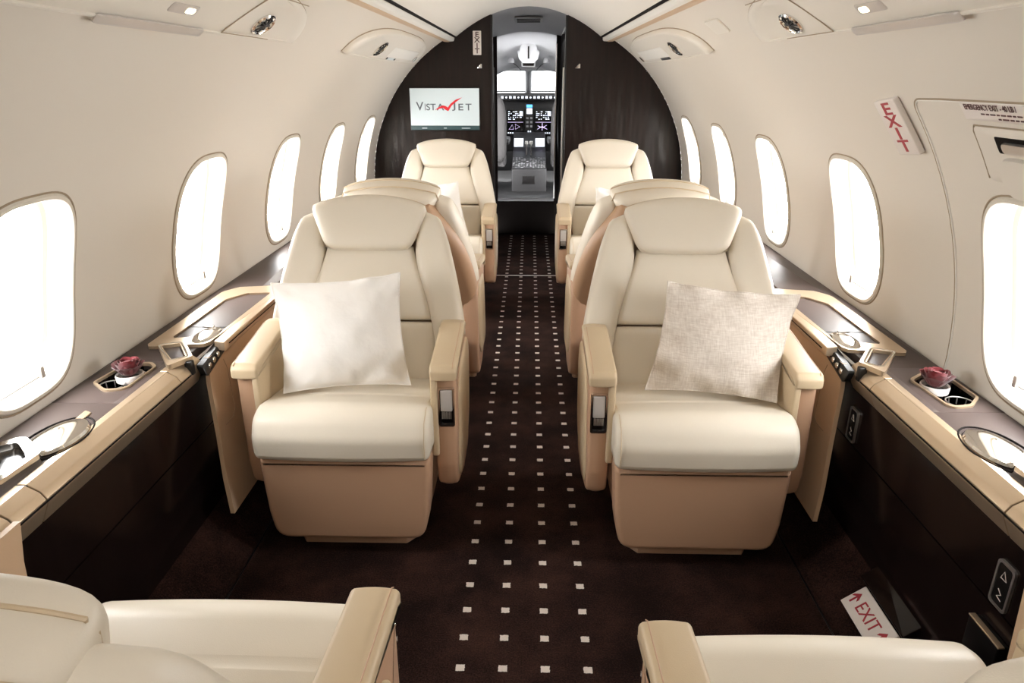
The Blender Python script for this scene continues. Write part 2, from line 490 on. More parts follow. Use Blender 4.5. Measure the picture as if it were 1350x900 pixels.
# ---------------------------------------------------------------- bulkhead
DX0, DX1 = -.252, .262                         # doorway
def bulk(side, nm):
    dx = DX0 if side < 0 else DX1
    half = [p for p in xsec() if p[0]*side > abs(dx)+.0005]
    # order: bottom -> top on this side
    half = sorted(half, key=lambda p: 0) if side > 0 else list(reversed(half))
    zt = 1.738-.79*dx*dx
    poly = [Vector((dx, -.02)), Vector((half[0][0], -.02))]+[Vector(p) for p in half]+[Vector((dx, zt))]
    o = mk(nm, *loft(poly, [(YF, 0), (YF+.04, 0)], my_), 'wood', None, kind='structure')
    # edge lining of the doorway
    mk('door_jamb', *rbox(min(dx, dx+side*.012)-side*.012, max(dx, dx+side*.012)-side*.012, YF-.004, YF+.05, 0, zt-.002, .003), 'black', o)
    return o
bl = bulk(-1, 'wall_front_left'); br = bulk(1, 'wall_front_right')
# bright inner door edge rods (sliding door tracks)
for nm, x0, z1 in (('left', -.238, 1.36), ('right', .245, 1.36)):
    pr = bl if nm == 'left' else br
    mk('door_track', *rbox(x0-.006, x0+.006, YF+.06, YF+.075, .05, z1, .002), 'steel' if nm == 'right' else 'darkgrey', pr)

# television
t = empty('television', (-.575, YF-.02, 1.088), label='flat screen showing an airline logo on the dark bulkhead', cat='television')
def tvb(*a, **k): return rbox(*a, **k)
mk('bezel', *rext(rect(-.243, .243, -.141, .141), -.001, .019, .003, my_, mid=1, fr=.004), 'black', t)
mk('screen', *rext(rect(-.239, .239, -.108, .137), -.004, -.0005, .0005, my_, mid=1), 'scr', t)
mk('menu_bar', *rext(rect(-.239, .239, -.137, -.1085), -.004, -.0005, .0005, my_, mid=1), 'navy', t)
FX = ((1, 0, 0), (0, 0, 1), (0, -1, 0))
def tt(s_, x, z, w_, h_):
    o = text('lettering', s_, .06, 'scr_txt', t, Matrix.Identity(4), .0, 1., bold=.012)
    vs = [v_.co.copy() for v_ in o.data.vertices]; x0, x1 = min(p.x for p in vs), max(p.x for p in vs); y0, y1 = min(p.y for p in vs), max(p.y for p in vs)
    for v_, p in zip(o.data.vertices, vs): v_.co = (x+((p.x-x0)/(x1-x0)-.5)*w_, -.0047, z+((p.y-y0)/(y1-y0)-.5)*h_)
tt('V', -.173, .020, .052, .056); tt('I', -.136, .015, .005, .044); tt('ST', -.095, .015, .066, .044); tt('A', -.030, .015, .052, .044)
tt('J', .062, .018, .024, .056); tt('E', .112, .015, .034, .044); tt('T', .165, .015, .042, .044)
for x, w in ((-.145, .035), (.0, .02), (.145, .06)):
    mk('menu_item', *rext(rect(x-w/2, x+w/2, -.127, -.123), -.0055, -.004, .0003, my_, mid=1), 'scr', t)
g = G()  # red swoosh: check mark sweeping up to the right
up = [(-.070, -.006), (-.045, .012), (-.015, .026), (.006, .022), (.022, .012), (.040, .036), (.075, .062), (.122, .078), (.078, .048), (.046, .022), (.024, -.012), (.006, -.004), (-.012, .010), (-.036, .004)]
g.add(loft([Vector(p) for p in up], [(-.0065, 0), (-.0045, 0)], my_)); g.make('logo_mark', 'scr_red', t, smooth=False)

# coat hooks on the bulkhead
hk = empty('coat_hook', (-.331, YF, 1.367), label='small metal coat hook on the left dark bulkhead under the exit sign', cat='hook')
mk('hook_plate', *rext([(-.018, -.014), (.016, -.014), (.016, .012), (.008, .014)], -.006, 0, .001, my_, mid=1), 'steel', hk)
mk('hook_arm', *tube([Vector((-.012, -.008, -.010)), Vector((0, -.018, -.004)), Vector((.010, -.02, .014))], .003, 8), 'chrome', hk)
h2 = copy_tree(hk); h2.location = (.338, YF, 1.367); h2['label'] = 'small metal coat hook on the right dark bulkhead beside the doorway'

# vertical exit sign, bulkhead
def exit_sign(name, mw, w, h, th, col, letters, label, sx=1.5):
    r = empty(name, (0, 0, 0), label=label, cat='exit sign'); r.matrix_world = mw
    mk('sign_panel', *rext(rect(-w/2, w/2, -h/2, h/2), 0, th, min(.003, th/3), mz_, mid=1, fr=.004), 'sign', r)
    n = len(letters)
    for i, c in enumerate(letters):
        z = h*.34-(h*.68)*i/(n-1)
        text('letter', c, h*.30, col, r, frame((0, z, th+.0003), (1, 0, 0), (0, 1, 0), (0, 0, 1)), .0004, sx, bold=.02)
    return r
exit_sign('exit_sign', frame((-.345, YF-.001, 1.512), *FX), .056, .150, .006, 'ink', 'EXIT', 'small vertical exit sign on dark bulkhead left of the cockpit doorway', 1.15)
# sidewall exit sign (right)
a_ = .572
er = W(1, 1.81, a_, .004); tang = Vector((-S(a_), 0, Cc(a_))); nin = Vector((-Cc(a_), 0, -S(a_)))
exv = (Vector((0, -1, 0))+tang*.12).normalized(); eyv = (tang-exv*tang.dot(exv)).normalized()
exit_sign('exit_sign', frame(er, exv, eyv, nin), .112, .150, .014, 'red', 'EXIT', 'raised exit sign with red letters on the cream wall beside the emergency hatch', 2.1)

# emergency hatch seam, sticker, handle
hat = empty('emergency_hatch', (0, 0, 0), label='cream emergency exit hatch set in the right wall with recessed handle', cat='hatch')
def wp(y, a, d=.0): return W(1, y, a, d)
hp = []
for k in range(14): hp.append((1.712-.02*S(PI*k/13)*0, -.02+(.60+.02)*k/13))
cr = [(1.712-.035*(1-Cc(PI/2*k/6)), .61+.03*S(PI/2*k/6)) for k in range(1, 7)]
hp += cr; hp += [(1.675-.09*k, .642) for k in range(1, 10)]
hp += [(.86-.035*S(PI/2*k/6), .642-.03*(1-Cc(PI/2*k/6))) for k in range(1, 7)]+[(.82, .60-.62*k/12) for k in range(13)]
mk('hatch_seam', *tube([wp(y, a, .0005) for y, a in hp], .0026, 6), 'groove', hat)
mk('hatch_edge', *tube([wp(y-.0045 if a > .0 else y, a-.002, .001) for y, a in hp[:30]], .0022, 6), 'white', hat)
def wallpatch(y0, y1, a0, a1, d0, d1, r=.02, side=1, n=10):
    """plate following the wall curve"""
    pts = fillet([(y0, a0), (y1, a0), (y1, a1), (y0, a1)], [r]*4, 4)
    # densify vertical runs
    dn = []
    for i, p in enumerate(pts):
        q = pts[(i+1) % len(pts)]; m_ = max(1, int(abs(q.y-p.y)/.03))
        for k in range(m_): dn.append(p+(q-p)*k/m_)
    v = []; f = []; n_ = len(dn); cen = Vector(((y0+y1)/2, (a0+a1)/2))
    rings = [(1, d0), (1, (d0+d1)/2), (.97, d1), (.6, d1), (.25, d1)]
    for s, d in rings:
        for p in dn:
            q = cen+(p-cen)*s; v.append(W(side, q.x, q.y, d))
    for k in range(len(rings)-1):
        for i in range(n_): j = (i+1) % n_; f.append((k*n_+i, k*n_+j, (k+1)*n_+j, (k+1)*n_+i))
    f.append(tuple(range((len(rings)-1)*n_, len(rings)*n_)))
    return v, f
mk('placard', *wallpatch(1.06, 1.522, .602, .637, .0005, .0025, .004), 'sign', hat)
def wtext(s, y, a, size, m, parent, d=.004, nm='lettering', sx=1., side=1, tilt=0.):
    tg = Vector((-side*S(a), 0, Cc(a))); nn = Vector((-side*Cc(a), 0, -S(a))); ex = Vector((0, -side, 0))
    return text(nm, s, size, m, parent, frame(W(side, y, a, d), ex, tg, nn), .0004, sx)
wtext('EMERGENCY EXIT - 40 LB /', 1.424, .6305, .0185, 'ink', hat, sx=.74)
for k, (aa, y0, y1) in enumerate(((.6165, 1.46, 1.12), (.6080, 1.41, 1.18))):
    g = G(); y = y0; 
    while y > y1:
        w = random.uniform(.008, .02); g.add(wallpatch(y-w, y, aa-.0015, aa+.0015, .0024, .0032, .0005)); y -= w+.004
    g.make('fine_print', 'ink', hat, smooth=False)
# recessed handle plate
mk('handle_plate', *wallpatch(1.12, 1.512, .474, .588, .0, .004, .016), 'wall', hat)
mk('plate_seam', *tube([W(1, y, a, .0015) for y, a in [(1.514, .478+.11*k/10) for k in range(10)]+[(1.505-.04*k, .59) for k in range(9)]]+[], .0016, 6), 'groove', hat)
mk('handle_slot', *wallpatch(1.16, 1.448, .538, .572, .0035, .0050, .006), 'dark', hat)
mk('release_handle', *wallpatch(1.18, 1.425, .543, .563, .0045, .012, .010), 'steel', hat)
mk('handle_cover', *wallpatch(1.30, 1.452, .452, .532, .0035, .014, .045), 'wall', hat)
mk('label_plate', *wallpatch(1.20, 1.40, .435, .455, .0005, .002, .003), 'sign', hat)
g = G()
for aa in (.450, .442): g.add(wallpatch(1.23, 1.392, aa-.0018, aa+.0018, .0018, .0026, .0005))
g.make('fine_print', 'ink', hat, smooth=False)

# ---------------------------------------------------------------- overhead panels
def halfoval(y0, y1, a0, a1, n=40, sk=.5):
    """flat lower edge, domed upper edge"""
    out = []
    yc, hy = (y0+y1)/2, (y1-y0)/2
    for k in range(n+1):
        t = PI*k/n; c, s = Cc(t), S(t)
        out.append((yc+hy*math.copysign(abs(c)**.62, c), a0+(a1-a0)*abs(s)**.8))
    for k in range(1, 8): out.append((y0+(y1-y0)*k/8, a0-.006*S(PI*k/8)))
    return out
def pod(side, y0, y1, a0, a1, label, near):
    r = empty('overhead_service_panel', (0, 0, 0), label=label, cat='overhead panel')
    o = halfoval(y0, y1, a0, a1); n = len(o); cen = Vector(((y0+y1)/2, a0+(a1-a0)*.42))
    v = []; f = []
    hh = 0. if near else .014
    rings = [(1., .0), (1., .006+hh*.5), (.985, .011+hh), (.955, .0135+hh), (.90, .0135+hh), (.885, .010+hh), (.6, .012+hh), (.3, .013+hh)]
    for s, d in rings:
        for p in o:
            q = cen+(Vector(p)-cen)*s; v.append(W(side, q.x, q.y, d))
    for k in range(len(rings)-1):
        for i in range(n): j = (i+1) % n; f.append((k*n+i, k*n+j, (k+1)*n+j, (k+1)*n+i))
    f.append(tuple(range((len(rings)-1)*n, len(rings)*n)))
    mk('panel_shell', v, f, 'pod', r, ang=50)
    mk('panel_gap', *tube([W(side, *p, .001) for p in o], .0028, 6, True), 'groove', r)
    ya = y0+(y1-y0)*(.26 if not near else .80); am = a0+(a1-a0)*(.36 if not near else .30)
    # swivel air vent: chrome bowl with fins
    def axes(y, a): return (Vector((0, 1, 0)), Vector((-side*S(a), 0, Cc(a))), Vector((-side*Cc(a), 0, -S(a))))
    ax = axes(ya, am); R = .036 if near else .045
    vent = mk('air_vent', *lathe([(R*1.25, 0), (R*1.25, .004), (R*1.1, .007), (R*.95, .004), (R*.8, -.004), (R*.3, -.006), (0, -.006)], W(side, ya, am, .012+hh), 28, ax, 1.3, .8), 'chrome', r)
    g = G()
    for k in range(9):
        th = 2*PI*k/9; e = ax[0]*Cc(th)*1.3+ax[1]*S(th)*.8; c = W(side, ya, am, .013+hh)
        g.add(tube([c+e*R*.25+ax[2]*.006, c+e*R*.95+ax[2]*.001], .0022, 6))
    g.add(lathe([(.3*R, 0), (.3*R, .008), (.2*R, .011), (0, .011)], W(side, ya, am, .010+hh), 16, ax))
    g.make('vent_fins', 'darkgrey' , vent)
    if near:
        yl, al = y0+(y1-y0)*.36, a0+(a1-a0)*.34
        # inner door seam
        ins = [(1.83, a0+.004)]+[(1.83+.01*k, a0+.006+(.12)*k/8) for k in range(1, 9)]+[(1.95+.05*k, a0+.136) for k in range(6)]
        mk('door_seam', *tube([W(side, y, a, .0135) for y, a in ins], .0014, 6), 'groove', r)
        mk('door_seam', *tube([W(side, 1.83+.04*k, a0+.004, .0135) for k in range(9)], .0012, 6), 'groove', r)
    else:
        y2 = y0+(y1-y0)*.90
        mk('oxygen_door', *wallpatch(y0+(y1-y0)*.42, y0+(y1-y0)*.86, a0+(a1-a0)*.14, a0+(a1-a0)*.52, .0255, .0300, .01, side), 'white', r)
        mk('speaker_slot', *wallpatch(y0+(y1-y0)*.44, y0+(y1-y0)*.58, a0+.004, a0+.018, .024, .0275, .004, side), 'darkgrey' if side > 0 else 'chrome', r)
        mk('reading_light', *lathe([(.022, 0), (.022, .004), (.016, .006), (.01, .001), (0, .001)], W(side, y2, a0+(a1-a0)*.2, .026), 20, axes(y2, a0+.03)), 'chrome', r)
    return r
for side, nm in ((-1, 'left'), (1, 'right')):
    pod(side, 3.05, 4.86, .823, .985, 'oval overhead panel with air vent high on the %s wall near the bulkhead' % nm, False)
    pod(side, .55, 2.40, .828, .985, 'large overhead panel with air vent at the top %s of the cabin' % nm, True)
    st = mk('indicator_strip', *wallpatch(1.31, 1.735, .815, .834, .012, .0165, .010, side), 'silver')
    tag(st, 'long silver recessed strip on the %s overhead panel' % nm, 'trim strip')
    lg = empty('reading_lamp', (0, 0, 0), label='small lit reading lamp at the top %s edge beside the silver strip' % nm, cat='lamp')
    mk('lamp_plate', *wallpatch(1.515, 1.635, .862, .886, .012, .0145, .008, side), 'silver', lg)
    mk('lamp_lens', *wallpatch(1.585, 1.622, .866, .879, .0145, .0155, .006, side), 'led', lg)
mk('seat_sign_panel', *wallpatch(2.62, 2.80, .885, .945, .001, .006, .012, 1), 'pod', None, label='small blank pill-shaped cover on right wall between the overhead panels', cat='cover')

# ---------------------------------------------------------------- seats
TB = .40; Y0B = .35; PH = math.atan(TB)
def BK(sg):
    def f(u, v, d):
        y = Y0B+TB*(v-.4)-d*Cc(PH)-.9*max(0, abs(u)-.17)**2; return Vector((u*sg, y, v+d*S(PH)))
    return f
def interp(tab, z):
    if z <= tab[0][0]: return tab[0][1]
    for (z0, x0), (z1, x1) in zip(tab, tab[1:]):
        if z <= z1: s = (z-z0)/(z1-z0); return x0+(x1-x0)*s
    return tab[-1][1]
def smooth_tab(tab, n=24):
    # Catmull style smoothing by sampling twice
    zs = [tab[0][0]+(tab[-1][0]-tab[0][0])*i/n for i in range(n+1)]; xs_ = [interp(tab, z) for z in zs]
    for _ in range(6): xs_ = [xs_[0]]+[(xs_[i-1]+2*xs_[i]+xs_[i+1])/4 for i in range(1, n)]+[xs_[-1]]
    return list(zip(zs, xs_))
INN = smooth_tab([(.38, .205), (.50, .222), (.56, .215), (.66, .194), (.72, .170), (.775, .134), (.82, .136), (.86, .150), (.893, .160)])
OUT = smooth_tab([(.38, .300), (.54, .312), (.70, .281), (.80, .256), (.86, .240), (.893, .222)])
OUTS = smooth_tab([(.12, .285), (.38, .300), (.54, .310), (.70, .278), (.80, .240), (.86, .196), (.90, .150)])

def make_seat(sg, label, name='armchair'):
    r = empty(name, (0, 0, 0), label=label, cat='armchair', group=None)
    X = lambda x: x*sg
    bk = BK(1)
    mx = lambda u, v, w: Vector((w*sg, u, v))
    my = lambda u, v, w: Vector((u*sg, w, v))
    # plinth
    g = G(); g.add(rext([(-.165, .10), (-.15, .075), (.15, .075), (.195, .13), (.195, .52), (-.19, .52), (-.19, .13)], 0, .055, .006, lambda u, v, w: Vector((u*sg, v, w)), mid=1, fr=.006))
    g.make('base', 'tan', r)
    # under-body
    mk('seat_body', *rext([(-.238, .20), (-.19, .055), (.19, .055), (.238, .20), (.238, .36), (-.238, .36)], .13, .54, .03, my, mid=3, fr=[.03, .05, .05, .03, .01, .01]), 'tan', r)
    # footrest panel: big rounded lower corners
    mk('footrest', *rext([(-.236, .312), (-.226, .14), (-.212, .055), (.212, .055), (.226, .14), (.236, .312)], .018, .125, .016, my, mid=3, fr=[.012, .1, .055, .055, .1, .012]), 'tan', r)
    # seat cushion with front bolster seam
    pr = [(-.002, .335), (.004, .322), (.03, .318), (.42, .30), (.42, .40), (.30, .417), (.175, .438), (.163, .4365), (.15, .441), (.07, .456), (.02, .438), (-.006, .385)]
    mk('seat_cushion', *rext(pr, -.241, .241, .022, mx, bulge=.006, mid=10, fr=[.01, .01, 0, .01, .02, .08, .004, 0, .004, .07, .06, .05]), 'ivory', r, ang=60)
    mk('cushion_piping', *tube([mx(u, v, .2275) for u, v in ((.0, .33), (-.0075, .385), (.012, .432), (.06, .452), (.15, .4405))], .0012, 6), 'ivory_arm', r)
    # backrest shell
    sh = []
    zs = [.16+(.905-.16)*i/26 for i in range(27)]
    ol = [Vector((interp(OUTS, z)-.004, z)) for z in zs]; poly = ol+[Vector((-p.x, p.y)) for p in reversed(ol)]
    def shm(u, v, d):
        dd = d if v > .36 else d-(.36-v)*.3
        return bk(u*sg, v, dd)
    st = [(-.130, .035), (-.124, .018), (-.113, .006), (-.098, 0), (-.064, 0), (-.058, .006)]
    mk('backrest_shell', *loft(poly, st, shm), 'shell', r, ang=50)
    # centre panels
    def fc(z0, z1, e0=0., e1=0.):
        def f(s, t):
            z = z0+(z1-z0)*(t+1)/2; x = (interp(INN, z)-.003)*s; return x, z+(e0*(1-(t+1)/2)+e1*(t+1)/2)*(1-s*s)
        return f
    pad('backrest_lumbar', fc(.385, .578), lambda u, v, d: bk(u*sg, v, d), -.022, .004, 'ivory', r, back=-.06, n=(20, 14), p=9, corner=.012)
    pad('backrest_upper', fc(.582, .80), lambda u, v, d: bk(u*sg, v, d), -.022, .001, 'ivory', r, back=-.06, n=(20, 14), p=9, corner=.012)
    # wings
    for q in (-1, 1):
        def fw(s, t, q=q):
            z = .545+(.896-.545)*(t+1)/2; zz = z
            xi, xo = interp(INN, zz)+.002, interp(OUT, zz)
            zb = z-(.05*(1-t)/2)*0; xx = xi+(xo-xi)*(s+1)/2
            # the wing bottoms lower towards the cushion side
            z2 = z-(1-s)/2*(1-t)/2*.10
            return q*xx, z2+.004*(s)*(1+t)/2*-3
        pad('backrest_wing', fw, lambda u, v, d: bk(u*sg, v, d), -.028, .012, 'ivory', r, back=-.088, n=(12, 26), p=5, corner=.045)
    # headrest
    def fh(s, t):
        k = (t+1)/2; hw = .128+(.187-.128)*k**.85; zt = .915+.030*(1-s*s); zb = .783-.0*(1-s*s); z = zb+(zt-zb)*k
        return hw*s, z
    hr = pad('headrest', fh, lambda u, v, d: bk(u*sg, v, d+(0 if d > -.02 else (.93-v)*.45)), .004, .036, 'ivory', r, back=-.120, n=(26, 16), p=7, corner=.06)
    ring_ = [fh(a_*.985, b_*.985) for a_, b_ in [(-1+2*k/20, 1) for k in range(21)]]
    rim_ = [fh(-1, -1+2*k/14) for k in range(14)]+[fh(-1+2*k/20, 1) for k in range(21)]+[fh(1, 1-2*k/14) for k in range(1, 15)]
    rim_ = [(u*(1-.06*min(1, abs(u)/.18)**8*(1 if v > .90 else .3)), v) for u, v in rim_]
    mk('headrest_stitching', *tube([bk(u*sg, v, .001) for u, v in rim_[3:-3]], .0022, 6), 'ivory_arm', hr)
    mk('headrest_seam', *tube([bk(u*sg*1.004, v+.0035, -.052) for u, v in [(-.178, .885)]+ring_[1:-1]+[(.178, .885)]], .0022, 6), 'ivory_arm', hr)
    # arms
    for q in (1, -1):
        nm = 'armrest'
        mxq = lambda u, v, w, q=q: Vector((w*q*sg, u, v))
        side = [(.108, .535), (.108, .25), (.125, .175), (.30, .125), (.46, .135), (.53, .30), (.50, .50), (.42, .575), (.35, .572), (.2, .553)]
        panel = mk('side_panel', *rext(side, .2435, .303, .012, mxq, bulge=.003, mid=4, fr=[.006, .03, .04, .06, .06, .06, .06, .03, .05, .05]), 'tan', r)
        # oval upholstered outer pad
        def fo(s, t, q=q):
            z = .355+.165*t ; y = .30+.155*s-.03*t*-1; return y+.02*(1-t*t), z+.012*s
        pad('outer_pad', fo, lambda u, v, d, q=q: Vector(((.3035+d)*q*sg, u, v)), .0, .010, 'ivory_arm', r, back=-.006, n=(14, 14), p=4, corner=.16)
        # armrest pad with lip, carried down the inner front edge
        top = [(.088, .522), (.087, .548), (.10, .562), (.22, .575), (.36, .594), (.405, .590), (.41, .572), (.36, .566), (.22, .548), (.118, .534), (.108, .520)]
        arm = mk(nm, *rext(top, .234, .309, .009, mxq, bulge=.002, mid=4, fr=[.004, .014, .014, .05, .03, .01, .01, .03, .05, .01, .004]), 'ivory_arm', r)
        mk('armrest_stitching', *tube([mxq(u, v, .2985) for u, v in ((.0925, .5575), (.104, .5665), (.22, .5795), (.355, .5975))], .0010, 6), 'tan', arm)
        mk('inner_strip', *rext([(.091, .53), (.091, .285), (.14, .285), (.38, .36), (.38, .57), (.2, .55)], .235, .254, .006, mxq, mid=2, fr=[.006, .012, .02, .02, .004, .004]), 'ivory_arm', r)
    # recline control in the aisle arm front
    ctl = mk('control_frame', *ring_prism(fillet(rect(.2555, .3005, .378, .496), .008), fillet(rect(.2600, .2960, .383, .491), .006), .0985, .109, my), 'chrome', r, ang=40)
    mk('control_well', *rext(rect(.2600, .2960, .383, .491), .1045, .109, .001, my, mid=1, fr=.006), 'socket', ctl)
    mk('control_lever', *rext(rect(.2620, .2940, .425, .489), .0965, .106, .002, my, mid=1, fr=.004), 'silver', ctl)
    g = G()
    for k in range(7): g.add(rbox(.264+.004*k, .2665+.004*k, .101, .106, .400, .421, .0006, mf=lambda u, v, w: Vector((u*sg, v, w))))
    g.make('control_ribs', 'steel', ctl)
    return r

# A: aisle on local +x (left row facing aft, right row facing forward). B: mirror.
A = make_seat(1, 'cream leather armchair holding the white cushion left of the aisle')
B = make_seat(-1, 'cream leather armchair holding the oatmeal linen cushion right of the aisle')
SX = .487
def put(o, x, y, rz=0., label=None, group=None):
    o.location = (x, y, 0); o.rotation_euler = (0, 0, rz)
    if label: o['label'] = label
    if group: o['group'] = group
grp = 'cream leather cabin armchairs'
put(A, -SX, 1.65, 0, None, grp); put(B, SX, 1.62, 0, None, grp)
put(copy_tree(A), -SX, 3.82, 0, 'farthest cream armchair left of the aisle, under the television', grp)
put(copy_tree(B), SX, 3.82, 0, 'farthest cream armchair right of the aisle, against the dark bulkhead', grp)
put(copy_tree(B), -SX, 3.14, PI, 'cream armchair seen from behind, back to back with the left front chair', grp)
put(copy_tree(A), SX, 3.14, PI, 'cream armchair seen from behind, back to back with the right front chair', grp)
nearL = copy_tree(B); put(nearL, -SX, .965, PI, 'nearest cream armchair at the bottom left, cut off by the frame', grp)
nearR = copy_tree(A); put(nearR, SX, .905, PI, 'nearest cream armchair at the bottom right, cut off by the frame', grp)

def recline(o, ang, dy):
    piv = Vector((0, Y0B, .40)); rot = Matrix.Translation(piv) @ Matrix.Rotation(-ang, 4, 'X') @ Matrix.Translation(-piv)
    for c in [x for x in bpy.data.objects if x.parent == o]:
        if c.name.startswith('backrest') or c.name.startswith('headrest'): c.matrix_local = rot
        if c.name.startswith(('seat_cushion', 'cushion_piping', 'footrest')): c.location = (0, -dy, 0)
recline(nearL, math.radians(.3), .03); recline(nearR, math.radians(.2), .03)

# ---------------------------------------------------------------- cushions
def pillow(name, corners, T, m, label, seed, front, n=30, wr=.006):
    n = 54; BL, BR, TR, TL = [Vector(c) for c in corners]; v = []; f = []; w = n+1
    nrm = (BR-BL).cross(TL-BL).normalized()
    if nrm.dot(Vector(front)) < 0: nrm = -nrm
    ss = samp(n, .7)
    def P(s, t, q):
        a, b = (s+1)/2, (t+1)/2
        e = .038                                     # sides pull in between the corners
        a2 = .5+(a-.5)*(1-e*2*(1-t*t)); b2 = .5+(b-.5)*(1-e*2*(1-s*s))
        base = (BL*(1-a2)+BR*a2)*(1-b2)+(TL*(1-a2)+TR*a2)*b2
        h = T*(max(0, 1-abs(s)**3)**.7*max(0, 1-abs(t)**3)**.7)*(.6+.4*(1-s*s)*(1-t*t))
        e_ = max(abs(s), abs(t)); k = noise.noise(Vector((s*2.6+seed, t*2.6, q*2)))*wr*1.0+noise.noise(Vector((s*7+seed, t*5, q*3)))*wr*.5*(e_**2)
        cr = (abs(s)*abs(t))**5; h *= 1-.6*cr; k += wr*.9*math.sin((s-t*(1 if s*t > 0 else -1))*14+seed)*max(0, abs(s)*abs(t)-.3)
        base += nrm*(noise.noise(Vector((s*3, t*3, seed)))*.016*e_**3)
        return base+nrm*q*(h+k*(1-e_**6))
    for q in (1, -1):
        for t in ss:
            for s in ss: v.append(P(s, t, q))
    for q in range(2):
        b = q*w*w
        for j in range(n):
            for i in range(n):
                a = b+j*w+i; f.append((a, a+1, a+w+1, a+w) if q == 0 else (a, a+w, a+w+1, a+1))
    root = mk(name, v, f, m, None, ang=80, label=label, cat='cushion')
    edge = [P(s, -1, 0) for s in ss]+[P(1, t, 0) for t in ss[1:]]+[P(s, 1, 0) for s in reversed(ss[:-1])]+[P(-1, t, 0) for t in reversed(ss[1:-1])]
    mk('cushion_piping', *tube(edge, .0022, 6, True), m, root)
    return root
pillow('cushion', [(-.678, 1.80, .452), (-.325, 1.86, .455), (-.356, 1.955, .765), (-.725, 1.93, .738)], .062, 'white_pillow', 'plump white cotton cushion leaning on the front left armchair', 3, (0, -1, .3), wr=.006)
pillow('cushion', [(.352, 1.845, .455), (.700, 1.765, .455), (.787, 1.93, .715), (.415, 1.955, .745)], .058, 'linen', 'oatmeal linen cushion leaning on the front right armchair', 9, (0, -1, .3), wr=.004)
pillow('cushion', [(-.63, 4.05, .452), (-.335, 4.0, .452), (-.400, 4.14, .725), (-.70, 4.16, .70)], .05, 'white_pillow', 'white cushion on the farthest left armchair, mostly hidden', 14, (0, -1, .3))
pillow('cushion', [(.385, 4.0, .452), (.68, 4.05, .452), (.70, 4.16, .68), (.40, 4.14, .695)], .05, 'white_pillow', 'white cushion on the farthest right armchair, mostly hidden', 21, (0, -1, .3))

